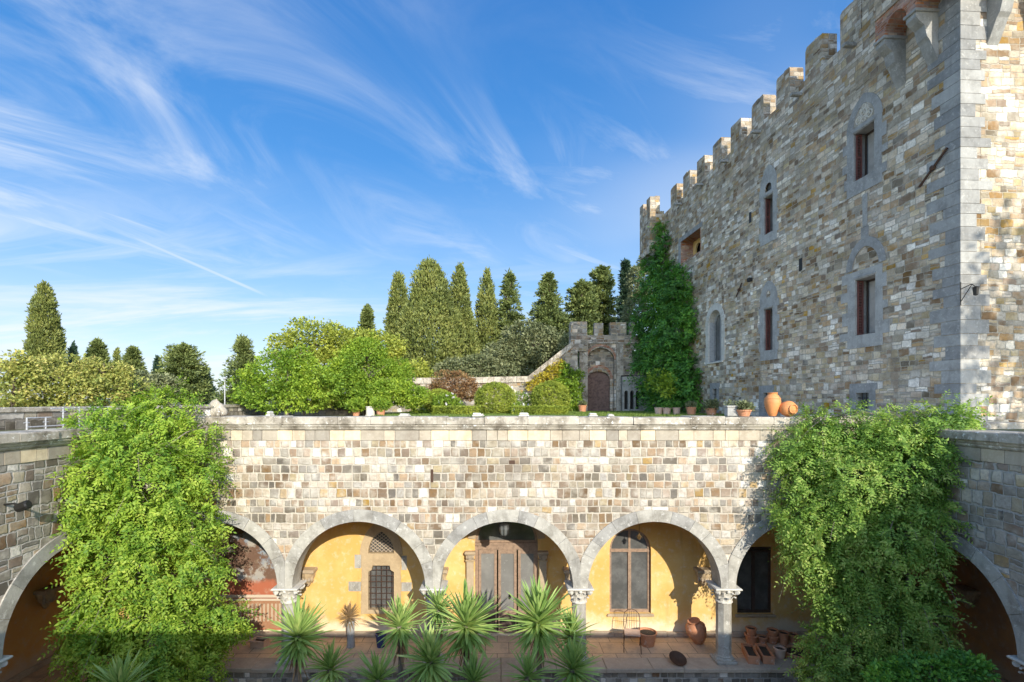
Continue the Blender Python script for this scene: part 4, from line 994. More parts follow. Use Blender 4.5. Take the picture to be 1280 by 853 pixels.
def vine(name, label, cat, bl, mat, stems, dens=11, nl=9, sl=.34, ll=.085, wall_cut=None, seed=3, spread_mat2=None, droop=.6, group=None, rs=.86, tips=0):
    """hanging climber: blobs (px, py, Y, r metres); sprigs of paired leaflets"""
    c0 = P(*bl[0][:3]); t = thing(name, label, cat, (c0.x, c0.y, -1.0), 0, group); off = np.array([c0.x, c0.y, -1.0])
    blobs = [(np.array(P(x, y, Y))-off, (r*rs, r*.8*rs, r*rs) if not hasattr(r, '__len__') else r) for x, y, Y, r in bl]
    cut = (lambda p: wall_cut(p+off)) if wall_cut else None
    cp, cn = clumps_on(blobs, dens, .2, .6, seed, .80, .02, cut)
    ci, ni = clumps_on([(c, tuple(np.array(r)*.72)) for c, r in blobs], dens*.5, .2, .2, seed, .5, .02, cut)
    for tag_, (a, n_) in (('foliage', (cp, cn)), ('inner_foliage', (ci, ni))):
        N = len(a); per = 3 if tag_ == 'foliage' else 2
        # secondary lumps: several sprigs fan out of one spot
        b0 = np.repeat(a+rdir(N)*.06, per, 0); nn = np.repeat(n_, per, 0)
        dd = nn*.75+rdir(N*per)*.75; dd[:, 2] -= droop*rng.uniform(.2, 1.4, N*per); dd /= np.linalg.norm(dd, axis=1)[:, None]
        Ls = sl*rng.uniform(.5, 1.3, N*per); Q, D, NR = [], [], []
        nrm = nn*.7+rdir(N*per)*.45; nrm[:, 2] += .45
        sd = np.cross(dd, nrm); sd /= np.linalg.norm(sd, axis=1)[:, None]
        for k in range(nl):
            tt = (k//2+1)/(nl//2+1); sg = (1 if k % 2 else -1) if k < nl-1 else 0
            pos = b0+dd*(Ls*tt)[:, None]; pos[:, 2] -= .35*Ls*tt**2*droop
            dr_ = dd*.55+sd*sg*1.0+rdir(N*per)*.22; dr_[:, 2] -= .15
            Q.append(pos); D.append(dr_); NR.append(nrm+rdir(N*per)*.35)
        leaves(tag_, np.concatenate(Q), np.concatenate(D), np.concatenate(NR), ll, ll*.46, M[mat], t, jL=.3)
    # long trailing shoots
    pick = rng.choice(len(cp), min(len(cp), 70), replace=False); b0, nn = cp[pick], cn[pick]; N = len(pick)
    dd = nn*1.0+rdir(N)*.5; dd[:, 2] -= rng.uniform(-.7, 1.2, N); dd /= np.linalg.norm(dd, axis=1)[:, None]; Ls = sl*rng.uniform(1.3, 2.8, N); sb = MB()
    Q, D, NR = [], [], []; sd = np.cross(dd, [0, 0, 1.]); sd /= (np.linalg.norm(sd, axis=1)[:, None]+1e-6)
    def sp(tt): q_ = b0+dd*(Ls*tt)[:, None]; q_[:, 2] -= .5*Ls*tt**2; return q_
    for k in range(18):
        pos = sp((k+3)/20); D.append(dd*.4+sd*(1 if k % 2 else -1)+rdir(N)*.4); Q.append(pos); NR.append(np.tile([0, 0, 1.], (N, 1))+nn*.6+rdir(N)*.5)
    leaves('shoot_leaves', np.concatenate(Q), np.concatenate(D), np.concatenate(NR), ll, ll*.5, M[mat], t)
    b = MB(); sts = [Vector(p)-Vector(off) for pts, r in stems for p in pts]
    for pts, r in stems: b.tube([Vector(p)-Vector(off) for p in pts], [r*(1-.5*i/(len(pts)-1)) for i in range(len(pts))], 6)
    for i_ in range(N):
        q0 = Vector(b0[i_]); s0 = min(sts, key=lambda s: (s-q0).length+max(0, s.z-q0.z)*.5)
        b.tube([s0, s0.lerp(q0, .5)+Vector((0, 0, .1)), q0]+[tuple(sp(tt)[i_]) for tt in (.35, .7, 1)], [.02, .014, .007, .005, .004, .002], 4)
    part('stem', b, M['paleb'], t); return t

# ------------------------------------------------------------------ climbers on the court walls
LB = [(150, 528, 11.6, .62), (112, 540, 11.2, .50), (205, 520, 11.9, .75), (240, 545, 12.2, .55), (182, 508, 12.0, .4), (120, 590, 10.6, .70), (185, 590, 11.2, 1.0), (243, 590, 11.9, .68),
      (108, 640, 10.7, .50), (180, 655, 11.1, 1.1), (240, 650, 11.8, .72), (130, 700, 10.7, .75), (195, 715, 11.0, 1.15), (258, 715, 11.6, .55), (140, 770, 10.8, .75), (190, 790, 10.9, 1.1), (262, 775, 11.5, .62),
      (95, 775, 10.5, .38), (130, 830, 10.4, .8), (185, 850, 10.6, 1.0), (240, 835, 11.3, .72), (283, 772, 11.7, .34), (78, 805, 10.3, .3), (66, 547, 10.4, .20), (40, 549, 10.0, .13), (18, 549, 9.7, .10), (88, 548, 10.8, .27), (118, 668, 10.6, .45)]
vine('climber', 'large bright green climber cascading over the left corner of the court', 'climber', LB, 'wist',
     [([(-8.3, 11.9, -1), (-8.4, 12.1, 1), (-8.3, 12.2, 3), (-8.2, 12.3, 5), (-7.6, 12.4, 6.2)], .09), ([(-7.6, 11.9, -1), (-7.7, 12.2, 1.5), (-7.4, 12.4, 4), (-7.0, 12.3, 6)], .07)],
     wall_cut=lambda p: ((p[:, 1] < 12.68) | (p[:, 2] > 6.25)) & ((p[:, 0] > -8.95) | (p[:, 2] > 6.05)), seed=4, dens=30, nl=11, ll=.080, rs=.78, group='climbers in the corners of the court')
RB = [(1020, 534, 12.2, .46), (1060, 545, 11.9, .56), (1110, 545, 11.6, .66), (1165, 535, 11.2, .56), (1200, 522, 10.8, .32), (1010, 580, 12.1, .62), (1065, 590, 11.7, .95), (1125, 590, 11.2, .95), (1172, 580, 10.9, .58), (1197, 555, 10.6, .28),
      (1002, 640, 12.0, .60), (1060, 650, 11.6, .95), (1125, 655, 11.2, .95), (1180, 640, 10.8, .50), (1015, 690, 11.9, .62), (1075, 705, 11.6, .9), (1135, 710, 11.1, .85), (1175, 705, 10.9, .38), (1040, 745, 11.8, .5),
      (1090, 765, 11.4, .85), (1145, 770, 11.1, .75), (1180, 760, 10.8, .28), (1060, 810, 11.5, .7), (1110, 830, 11.2, .85), (1165, 815, 11.0, .45), (1035, 840, 11.3, .5), (1195, 615, 10.6, .25), (993, 560, 12.3, .4)]
vine('climber', 'great mass of grey-green climber filling the right corner of the court', 'climber', RB, 'wist2',
     [([(8.6, 11.9, -1), (8.7, 12.0, 1), (8.6, 12.1, 3), (8.4, 12.2, 5), (8.0, 12.3, 6.2)], .09), ([(9.0, 11.0, -1), (9.1, 11.3, 2), (9.0, 11.3, 4.6)], .06)],
     wall_cut=lambda p: ((p[:, 1] < 12.68) | (p[:, 2] > 6.25)) & ((p[:, 0] < 9.40) | (p[:, 2] > 6.05)), seed=8, dens=42, nl=11, ll=.076, group='climbers in the corners of the court')
# creeper on the castle
def fpt(px, py, o=.5):
    t_ = (px-CX)/F; Y = (13.87-o)/(t_+.0627); return P(px, py, Y)
def cb(px, py, o, r): q = fpt(px, py, o); return (px, py, q.y, r)
CB = [cb(829, 285, .3, .45), cb(829, 305, .3, .6), cb(826, 330, .4, .9), cb(815, 335, .6, .6), cb(838, 345, .5, .9), cb(852, 352, .5, .8), cb(822, 355, .7, 1.1), cb(845, 375, .6, 1.2), cb(860, 390, .4, .75), cb(820, 390, .8, 1.2), cb(806, 405, .9, .9), cb(845, 410, .7, 1.2),
      cb(862, 410, .4, .5), cb(828, 430, .9, 1.3), cb(806, 435, 1., .8), cb(850, 445, .6, 1.0), cb(822, 465, 1.1, 1.2), cb(848, 475, .8, 1.1), cb(865, 460, .4, .55), cb(812, 485, 1.3, .8), cb(838, 497, 1.2, .9), cb(862, 488, .6, .7), cb(800, 455, 1.3, .5), cb(825, 505, 1.3, .7), cb(868, 505, .5, .4)]
wc = vine('wall_creeper', 'dark green creeper climbing the far end of the castle facade to the battlements', 'creeper', CB, 'ivy',
     [([tuple(fpt(835, 515, .3)), tuple(fpt(836, 440, .2)), tuple(fpt(832, 370, .2)), tuple(fpt(829, 290, .15))], .12)], dens=9, nl=7, sl=.5, ll=.21, droop=.35, wall_cut=lambda p: p[:, 0] < 13.82-.0627*p[:, 1])
ys = [np.array(fpt(px, py, o))-np.array(wc.location) for px, py, o in ((822, 482, 2.2), (832, 487, 2.0), (815, 478, 2.2), (838, 476, 1.9), (824, 470, 2.1))]
cp, cn = clumps_on([(tuple(q), (.42, .35, .38)) for q in ys], 9, .2, .4, 3); p, d, nr = clump_leaves(cp, cn, 9, .2, .5); leaves('sunlit_leaves', p, d, nr, .2, .12, M['bright'], wc)  # brighter leaf colour painted where sun strikes the creeper
# shrubs at the foot of the court
broadleaf('shrub', 'glossy dark green shrub at the bottom right below the shaded arch', 'shrub', 8.6, [(1160, 845, 45, 18), (1205, 835, 28, 14), (1120, 850, 30, 14)], 'ivy', .075, 70, 9, .10, base=-1, r_tr=.05, limbs=3)
broadleaf('shrub', 'feathery pale green shrub at the foot of the climber before the painted bay', 'shrub', 11.9, [(290, 790, 22, 12), (272, 775, 20, 16), (255, 810, 28, 16)], 'wist', .06, 60, 9, .10, base=-1, r_tr=.04, limbs=3)

# ------------------------------------------------------------------ yuccas
def yucca(px, py, Y, L, label, nb=95, mat='yucca', zb=-1.0, group='yuccas growing in the court', name='yucca', tr=True, flop=.35, tilt=(0, 0)):
    rr_ = random.Random(int(px*7)); flop = rr_.uniform(.15, .8) if mat == 'yucca' else flop; tilt = (rr_.uniform(-.22, .22), rr_.uniform(-.25, .05))
    c = P(px, py, Y); t = thing(name, label, 'yucca', (c.x, c.y, zb), 0, group); rd = random.Random(int(px*13+py)); V, Fc = [], []
    L *= 1.14 if mat == 'yucca' else 1; nb = int(nb*1.15)
    h = c.z-zb
    for i in range(nb):
        u = i/nb; el = math.radians(88-125*u**.9+rd.uniform(-9, 9)); a = i*2.39996+rd.uniform(-.2, .2)
        l = L*rd.uniform(.62, 1.1)*(.82+.3*math.sin(PI*min(1, u*1.2))); w = .026*(L/.6)*rd.uniform(.85, 1.2)
        d = Vector((math.cos(a)*math.cos(el), math.sin(a)*math.cos(el), math.sin(el))); d += Vector((tilt[0], tilt[1], 0)); d.normalize()
        s = d.cross(Vector((0, 0, 1))); s = s.normalized() if s.length > .05 else Vector((1, 0, 0)); nr = s.cross(d)
        p = Vector((0, 0, h-.22*u*L/.6))+d*.03; o = len(V); sag = flop*max(0, u-.25)*rd.uniform(.3, 1.2)
        for k, (tt, ww) in enumerate(((0, .8), (.3, 1.15), (.65, .95), (.88, .5), (1, .04))):
            q = p+d*l*tt+Vector((0, 0, -sag*l*tt*tt)); e = w*ww
            V += [tuple(q-s*e+nr*e*.55), tuple(q), tuple(q+s*e+nr*e*.55)]
        for k in range(4):
            for j in range(2): Fc.append((o+k*3+j, o+k*3+j+1, o+k*3+j+4, o+k*3+j+3))
    b = MB(); b.add(V, Fc); part('leaf_rosette', b, M[mat], t)
    if tr:
        b = MB(); k = 6; b.tube([(rd.uniform(-.02, .02), rd.uniform(-.02, .02), h*i/k*.97) for i in range(k+1)], [.075-.003*i for i in range(k+1)], 8); part('trunk', b, M['paleb'], t)
        # dry skirt
        b = MB(); V, Fc = [], []
        for i in range(26):
            a = rd.uniform(0, 6.28); z = h-.3-rd.uniform(0, .35); l = L*rd.uniform(.4, .75); d = Vector((math.cos(a)*.45, math.sin(a)*.45, -1)).normalized(); s = Vector((-math.sin(a), math.cos(a), 0)); p = Vector((math.cos(a)*.06, math.sin(a)*.06, z)); o = len(V)
            V += [tuple(p-s*.016), tuple(p+s*.016), tuple(p+d*l*.5+s*.018), tuple(p+d*l*.5-s*.018), tuple(p+d*l)]; Fc += [(o, o+1, o+2, o+3), (o+3, o+2, o+4)]
        b.add(V, Fc); part('dry_leaves', b, M['deadyucca'], t)
    return t
yucca(372, 790, 10.7, .66, 'tall yucca standing before the second column from the left', 120)
yucca(583, 776, 10.9, .72, 'biggest sunlit yucca, left of the path to the glass doors', 150)
yucca(500, 778, 11.3, .56, 'sunlit yucca below the barred gothic window', 95)
yucca(548, 758, 11.7, .46, 'pale yucca in front of the third column, behind the others', 80)
yucca(673, 772, 10.9, .72, 'big sunlit yucca right of the path to the glass doors', 140)
yucca(713, 790, 11.4, .52, 'yucca leaning at the foot of the fourth column', 80)
yucca(538, 822, 10.2, .62, 'dark shaded yucca lowest between the two bright ones left of the path', 110)
yucca(413, 832, 10.6, .50, 'shaded yucca at the right foot of the tall left yucca', 80)
yucca(472, 846, 10.0, .50, 'half hidden yucca at the bottom edge under the gothic window', 80)
yucca(592, 848, 10.1, .52, 'shaded yucca at the bottom edge just left of the path', 80)
yucca(716, 832, 10.3, .56, 'shaded yucca at the bottom right of the path', 95)
yucca(660, 842, 10.1, .46, 'small shaded yucca under the big one right of the path', 70)
yucca(150, 858, 8.8, .55, 'yucca tips at the bottom edge beneath the left climber', 95)

# ------------------------------------------------------------------ pots and things in the loggia
def pot_mb(r, h, rim=.03, n=20, soil=True, base=.68):
    b = MB(); b.lathe([(r*base, 0), (r*.72, h*.1), (r*.93, h-rim*1.5), (r*.93, h-rim*1.5), (r+.004, h-rim*1.4), (r+.006, h-rim*.2), (r-.004, h), (r-.025, h), (r-.03, h-.04), (r*.8, h-.05)], n, caps=True); return b
def pot(px, py, Y, r, h, label, mat='terracotta', plant=None, group=None, name='flower_pot', z=None, tilt=None, pl=.2):
    q = P(px, py, Y); t = thing(name, label, 'pot', (q.x, Y, q.z if z is None else z), random.uniform(0, 6), group)
    if tilt: t.rotation_euler = tilt
    part('pot_body', pot_mb(r, h), M[mat], t, smooth='auto')
    b = MB(); b.lathe([(r-.03, h-.045), (r*.5, h-.035), (.01, h-.03)], 14, caps=False); part('soil', b, M['soil'], t)
    if plant:
        cp, cn = clumps_on([((0, 0, h+pl*.5), (pl, pl, pl*.75))], 60/pl, .05, .3, seed=int(px)); p, d, nr = clump_leaves(cp, cn, 6, .06, .4, up=.4)
        leaves('plant', p, d, nr, .07+pl*.15, .03+pl*.08, M[plant], t)
    return t
def FY(py): return H*F/(py-CY)
gp = 'terracotta pots on the loggia floor'
pot(809, 0, 13.85, .26, .36, 'wide rimmed terracotta pot beside the iron chair', z=0, group=gp)
pot(939, 0, 13.95, .17, .24, 'leftmost terracotta pot of the row under the dark window, another pot set in it', z=0, group=gp)
pot(939, 0, 13.95, .145, .22, 'smaller terracotta pot set inside the leftmost pot of the row', z=.20, group=gp)
pot(953, 0, 13.92, .13, .20, 'small squat dark terracotta pot second in the row under the window', z=0, group=gp)
pot(966, 0, 13.95, .15, .22, 'lower pot of the stacked pair in the middle of the row', z=0, group=gp)
pot(966, 0, 13.95, .145, .20, 'upper pot of the stacked pair in the middle of the row', z=.17, group=gp)
pot(979.5, 0, 13.92, .15, .31, 'tall terracotta pot fourth in the row under the window', z=0, group=gp)
pot(991.5, 0, 14.0, .13, .23, 'last small pot of the row, in the shade', z=0, group=gp)
pot(1012, 0, 13.6, .13, .17, 'small terracotta pot by itself behind the wide bowl', z=0, group=gp)
pot(975, 0, 13.15, .15, .26, 'lime-whitened pot standing beside the troughs', 'terrapale', z=0, group=gp)
q = P(997, 0, 13.15); t = thing('shallow_bowl', 'wide shallow terracotta bowl filled with earth near the climber', 'bowl', (q.x, 13.15, 0))
b = MB(); b.lathe([(.2, 0), (.3, .09), (.33, .15), (.335, .17), (.31, .175), (.29, .15), (.28, .12)], 24); part('bowl_body', b, M['terracotta'], t, smooth='auto'); b = MB(); b.lathe([(.285, .125), (.01, .14)], 16, caps=False); part('soil', b, M['soil'], t)
def trough(px, label, Ya, Yb, mat='terracotta', rz=R(-13)):
    q = P(px, 0, (Ya+Yb)/2); L = (Yb-Ya)/2; t = thing('planter_trough', label, 'planter', (q.x, (Ya+Yb)/2, 0), rz, 'terracotta troughs')
    b = MB(); w = .135; h = .19
    for (a, c_, e, f_) in ((-w, w, -L, -L+.03), (-w, w, L-.03, L), (-w, -w+.03, -L+.031, L-.031), (w-.03, w, -L+.031, L-.031)): b.box(a, c_, e, f_, .0, h)
    b.box(-w-.012, w+.012, -L-.012, -L+.028, h-.03, h+.008); b.box(-w-.012, w+.012, L-.028, L+.012, h-.03, h+.008); b.box(-w-.012, -w+.026, -L+.03, L-.03, h-.03, h+.008); b.box(w-.026, w+.012, -L+.03, L-.03, h-.03, h+.008)
    part('trough_body', b, M[mat], t); b = MB(); b.box(-w+.031, w-.031, -L+.032, L-.032, .02, h-.05); part('soil', b, M['soil'], t); return t
trough(938, 'terracotta trough planter nearest the column', 12.8, 13.5); trough(956, 'terracotta trough planter on the side away from the column', 12.8, 13.5)
trough(325, 'low terracotta trough before the painted panel', 13.55, 13.95, 'terrapale', R(80))
# jars
def jar_mb(r, h, n=28): return MB().lathe([(r*.42, 0), (r*.62, h*.12), (r*.9, h*.38), (r, h*.6), (r*.93, h*.76), (r*.66, h*.89), (r*.52, h*.93), (r*.60, h*.965), (r*.62, h), (r*.50, h), (r*.46, h*.94)], n)
def jar(px, Y, z, r, h, label, mat, tilt=(0, 0, 0)):
    q = P(px, 0, Y); t = thing('oil_jar', label, 'jar', (q.x, Y, z)); t.rotation_euler = tilt
    part('jar_body', jar_mb(r, h), M[mat], t, smooth='auto')
    b = MB(); b.tube([(r*.955*math.cos(i*PI/12), r*.955*math.sin(i*PI/12), h*.74) for i in range(25)], .008, 5); part('rope_band', b, M[mat], t, smooth=True); return t
jar(874.5, 13.95, .015, .27, .66, 'leaning limed terracotta oil jar on the loggia floor against the ochre wall', 'terracotta', (R(6), R(-17), 0))
jar(965.7, 13.02, 6.225, .195, .60, 'upright glossy orange terracotta jar on top of the court wall', 'terraorange')
q = P(984, 0, 13.1); t = thing('oil_jar', 'terracotta jar lying on its side next to the upright orange jar', 'jar', (q.x-.18, 13.08, 6.225+.19)); t.rotation_euler = (R(90), R(78), R(12))
part('jar_body', jar_mb(.20, .44), M['terraorange'], t, smooth='auto')
# dish leaning, blue pot, cement pedestal with dry rosette
q = P(846, 0, 12.95); t = thing('saucer', 'round rust-brown saucer tipped on the sill slabs', 'saucer', (q.x, 12.9, .08)); t.rotation_euler = (R(24), R(8), 0)
b = MB(); b.lathe([(.17, 0), (.215, .035), (.22, .045), (.20, .045), (.16, .015), (.01, .012)], 24, caps=False); b.lathe([(.01, -.004), (.17, -.004), (.215, .03)], 24, caps=False); part('saucer_body', b, M['iron'], t, smooth='auto')
t = pot(476, 0, 13.75, .15, .36, 'dark blue glazed pot half hidden behind a yucca', 'blueglaze', z=0)
q = P(438.5, 0, 13.75); t = thing('pedestal', 'narrow grey cement pedestal by the gothic window', 'pedestal', (q.x, 13.75, 0)); b = MB(); b.lathe([(.12, 0), (.11, .04), (.10, .62), (.115, .66), (.115, .70), (.08, .70)], 10); part('shaft', b, M['greydrum'], t)
yucca(436.5, 769, 13.72, .36, 'dry brown spiky yucca on the cement pedestal', 70, 'deadyucca', zb=.70, group=None, name='dry_yucca', tr=False)
# folding iron chair
q = P(789, 0, 13.62); t = thing('garden_chair', 'rusty slatted iron garden chair below the tall arched window', 'chair', (q.x+.02, 13.6, 0), R(168))
b = MB(); 
for k in range(7): b.box(-.2, .2, -.2+.057*k, -.2+.057*k+.04, .44, .455)
b.tube([(-.2, -.2, .445), (.2, -.2, .445), (.2, .2, .445), (-.2, .2, .445), (-.2, -.2, .445)], .009, 5); part('seat', b, M['terrapale'], t)
for sx in (-1, 1):
    b = MB(); b.tube([(sx*.2, .2, .45), (sx*.21, -.26, 0)], .011, 6); part('leg', b, M['iron'], t)
    b = MB(); b.tube([(sx*.22, .24, 0), (sx*.21, -.12, .45)], .011, 6); part('leg', b, M['iron'], t)
b = MB()
arcp = [(-.2, -.19, .45), (-.215, -.24, .65), (-.19, -.29, .84), (-.1, -.315, .92), (0, -.32, .94), (.1, -.315, .92), (.19, -.29, .84), (.215, -.24, .65), (.2, -.19, .45)]
b.tube(arcp, .010, 6)
for k in range(-2, 3): b.tube([(k*.06, -.20, .47), (k*.062, -.26, .68), (k*.06, -.31, .90)], .005, 5)
b.tube([(-.215, -.24, .66), (.215, -.24, .66)], .006, 5)
part('backrest', b, M['iron'], t)
# lanterns
q = P(630, 661, 12.98); t = thing('hanging_lantern', 'dark wrought-iron lantern hanging under the middle arch', 'lantern', (q.x, q.y, q.z))
b = MB(); b.tube([(0, 0, .2), (0, 0, .30)], .012, 5); b.lathe([(.02, .20), (.05, .17), (.14, .12), (.15, .10), (.13, .10)], 8); b.lathe([(.09, -.17), (.11, -.15), (.03, -.20), (.01, -.23)], 8)
for k in range(8):
    a = k*PI/4; b.tube([(.135*math.cos(a), .135*math.sin(a), .10), (.14*math.cos(a), .14*math.sin(a), 0), (.10*math.cos(a), .10*math.sin(a), -.16)], .009, 4)
part('frame', b, M['dkiron'], t); b = MB(); b.lathe([(.12, .095), (.125, 0), (.09, -.155)], 8); part('glass_body', b, M['glass'], t)
q = P(799, 670, 13.85); t = thing('hanging_lantern', 'small brass petal lantern hanging before the arched window', 'lantern', (q.x, q.y, q.z))
b = MB(); b.tube([(0, 0, .06), (0, 0, .58)], .006, 4); part('chain', b, M['dkiron'], t); b = MB()
for k in range(8):
    a = k*PI/4; b.add([(0, 0, .06), (.05*math.cos(a-.35), .05*math.sin(a-.35), .0), (.11*math.cos(a), .11*math.sin(a), -.05), (.05*math.cos(a+.35), .05*math.sin(a+.35), .0)], [(0, 1, 2, 3)])
b.lathe([(.01, -.11), (.04, -.08), (.045, -.03), (.02, .03), (.01, .08)], 8); part('petals', b, M['bulb'], t)
# drain pipes on the long wall, lamp on the left wing
for px, py, w_, h_ in ((540, 595, .022, .15), (640, 578, .06, .035)):
    x, z = (px-CX)*12.76/F+9, H-(py-CY)*12.76/F; b = MB(); b.slab(rect(x-w_-.012, x+w_+.012, z-h_-.012, z+h_+.012), [rect(x-w_, x+w_, z-h_, z+h_)], -.012, -.002); b.slab(rect(x-w_, x+w_, z-h_, z+h_), [], -.006, -.003); part('drain_slot', b, M['iron'], FR)
t = thing('wall_floodlight', 'dark floodlight on an arm fixed to the left stone wing at the picture edge', 'floodlight', (-8.99, 9.3, 4.72))
b = MB(); b.tube([(0, 0, .0), (.18, 0, .02), (.3, 0, -.02)], .02, 6); part('arm', b, M['dkiron'], t); b = MB(); b.lathe([(.05, -.12), (.08, -.1), (.085, .1), (.06, .12)], 10, Matrix.Translation((.34, 0, -.03)) @ Matrix.Rotation(R(70), 4, 'Y')); part('lamp_head', b, M['dkiron'], t)

# ------------------------------------------------------------------ on the court wall and the terrace
q = P(275, 0, 13.0); t = thing('stone_figure', 'weathered lichen-covered stone animal figure sitting on the wall beside the left climber', 'statue', (q.x, 13.0, 6.22))
b = MB(); b.lathe([(.15, 0), (.20, .04), (.21, .12), (.17, .22), (.12, .30), (.07, .34)], 14, Tm(0, 0, 0, ry=R(-10)), rx=.95, ry=.7); part('body', b, M['cornice'], t, smooth=True)
b = MB(); b.lathe([(.03, -.12), (.10, -.09), (.13, 0), (.10, .09), (.03, .12)], 12, Tm(-.10, -.04, .30, ry=R(60)), ry=.8); b.lathe([(.01, 0), (.035, .03), (.01, .07)], 6, Tm(-.06, -.05, .38)); part('head', b, M['cornice'], t, smooth=True)
b = MB(); b.lathe([(.07, 0), (.06, .12), (.045, .2)], 8, Tm(-.15, -.06, 0)); b.lathe([(.07, 0), (.06, .12), (.045, .2)], 8, Tm(.02, -.12, 0)); part('forelegs', b, M['cornice'], t, smooth=True)
for px, w, h, lab in ((262, .13, .16, 'broken stone stub left of the stone figure'), (338, .07, .13, 'little upright pale stone on the wall right of the figure'), (506, .22, .07, 'flat capping stone on the wall under the olive-green shrubs'), (596, .20, .09, 'flat capping stone before the round topiary left of the roses'), (602.5, .08, .06, 'small chip of stone beside a flat capping stone'), (655, .22, .09, 'square capping stone on the wall between the two biggest topiary balls'), (741, .17, .08, 'pale capping stone on the wall under the arched gate'), (763, .12, .06, 'small pale stone on the wall right of the gate')):
    q = P(px, 0, 12.95); t = thing('loose_stone', lab, 'stone', (q.x, 12.95, 6.222), random.uniform(-.1, .1), 'stones lying on the court wall')
    b = MB(); b.box(-w/2-.02, w/2+.02, -.12, .1, 0, h*.45, bev=.012, jit=.004); b.box(-w/2, w/2, -.10, .09, h*.45+.001, h, bev=.015, jit=.006); part('block', b, M['marble'], t)
gp = 'potted plants along the terrace'
for px, r, h, lab, pm, mat in ((445, .22, .36, 'potted green plant left of the white cylinder under the trees', 'bright', 'terracotta'), (476, .26, .42, 'potted green plant right of the white cylinder under the trees', 'bright', 'terracotta')):
    pot(px, 0, 26, r, h, lab, mat, pm, gp, z=ZT, pl=.42)
for px, Y, r, h, lab, pm, mat, pl in ((823, 27.5, .22, .42, 'leftmost pot under the castle creeper', None, 'terrapale', 0), (833, 27.5, .25, .42, 'second pot under the castle creeper, with a low plant', 'ivy', 'terrapale', .2), (845.5, 27.5, .22, .42, 'third pot under the castle creeper', 'ivy', 'terrapale', .2),
                          (864, 26.5, .27, .46, 'bigger flared terracotta pot at the right end of the creeper', 'holm', 'terracotta', .2), (889, 25.5, .28, .42, 'terracotta pot with a tufted plant below the small barred opening', 'holm', 'terracotta', .3)):
    pot(px, 0, Y, r, h, lab, mat, pm, gp, z=ZT, pl=pl)
pot(930, 0, 13.0, .18, .17, 'low wide terracotta bowl with a thorny plant on the court wall left of the jars', 'terracotta', 'holm', gp, z=6.222, pl=.13)
pot(728, 0, 34, .3, .5, 'terracotta pot with a shrub at the left foot of the arched gate', 'terracotta', 'holm', gp, z=ZT, pl=.2)
q = P(916, 0, 13.05); t = thing('stone_trough', 'small pale blue-grey stone trough behind the low bowl on the court wall', 'trough', (q.x, 13.12, 6.222)); b = MB(); b.box(-.14, .14, -.09, .09, 0, .23, bev=.012); b.box(-.16, .16, -.11, .11, .231, .27, bev=.01); part('basin', b, M['quoin'], t)
cp, cn = clumps_on([((0, 0, .31), (.14, .1, .06))], 260, .03); p, d, nr = clump_leaves(cp, cn, 5, .05); leaves('plant', p, d, nr, .06, .02, M['holm'], t)
q = P(463, 0, 26); t = thing('stone_cylinder', 'short white stone cylinder between two potted plants', 'pedestal', (q.x, 26, ZT)); b = MB(); b.lathe([(.26, 0), (.26, .05), (.22, .08), (.22, .44), (.24, .46), (.24, .5)], 18); part('shaft', b, M['marble'], t, smooth='auto')
# clipped box, hedges, roses
for px, py, r, lab in ((549, 502, 17, 'small clipped box ball on the left'), (619, 500, 24.5, 'large clipped box ball in the middle of the terrace'), (688, 498, 23.5, 'large clipped box ball nearest the arched gate')):
    broadleaf('topiary_ball', lab, 'topiary', 29, [(px, py, r, r*.86)], 'box', .075, 110, 9, .055, 'clipped box balls on the terrace', ZT, 3, .02, core=False)
def hedge(x0, x1, py, Y, lab, th=.5):
    a, e = X_(x0, Y), X_(x1, Y); t = thing('low_hedge', lab, 'hedge', ((a+e)/2, Y, ZT), 0, 'low clipped hedges on the terrace'); n = int((e-a)*500)
    h = Z_(py, Y)-ZT; p = np.stack([rng.uniform(-(e-a)/2, (e-a)/2, n), rng.uniform(-th/2, th/2, n), rng.uniform(0, h, n)], 1)
    f = rng.integers(0, 3, n); p[f == 0, 1] = -th/2; p[f == 1, 2] = h*rng.uniform(.9, 1.03, (f == 1).sum())
    cn = np.tile([0, -.6, .8], (n, 1)); q_, d, nr = clump_leaves(p, cn, 4, .06); leaves('foliage', q_, d, nr, .08, .045, M['box'], t)
    b = MB(); 
    for k in range(int((e-a)/.5)): b.tube([(-(e-a)/2+.25+.5*k, 0, 0), (-(e-a)/2+.25+.5*k, 0, h*.8)], .02, 5)
    part('stems', b, M['bark'], t)
hedge(541, 600, 509, 27, 'low clipped hedge in front of the small box ball'); hedge(640, 710, 509, 27, 'low clipped hedge in front of the box ball by the gate')
def rosebush(px, py, rx, ry, Y, lab):
    t = broadleaf('rose_bush', lab, 'rose bush', Y, [(px, py, rx, ry), (px+rx*.6, py+ry*.3, rx*.7, ry*.7)], 'bright', .10, 26, 8, .14, 'white rose bushes', ZT, 3, .3)
    s = Y/F; z = Z_(py, Y)-ZT; n = 16; d0 = rdir(n); d0[:, 1] = -abs(d0[:, 1]); c = d0*np.array([rx*s, rx*s, ry*s])+np.array([0, 0, z]); cp = np.repeat(c, 7, 0); nn = np.repeat(d0, 7, 0)
    leaves('blossoms', cp+rdir(n*7)*.03, nn*.3+rdir(n*7), nn+rdir(n*7)*.4, .09, .07, M['petal'], t)
rosebush(558, 503, 15, 11, 27.8, 'white rose bush partly covering the small box ball'); rosebush(653, 503, 12, 12, 30, 'white rose bush between the two large box balls'); rosebush(645, 510, 9, 6, 28.5, 'low white rose bush in front of the others') 
broadleaf('shrub', 'rust-brown rounded shrub behind the small box ball', 'shrub', 33, [(565, 483, 26, 17), (548, 490, 14, 12), (586, 488, 13, 12)], 'rust', .13, 18, 8, .2, base=ZT, r_tr=.08)
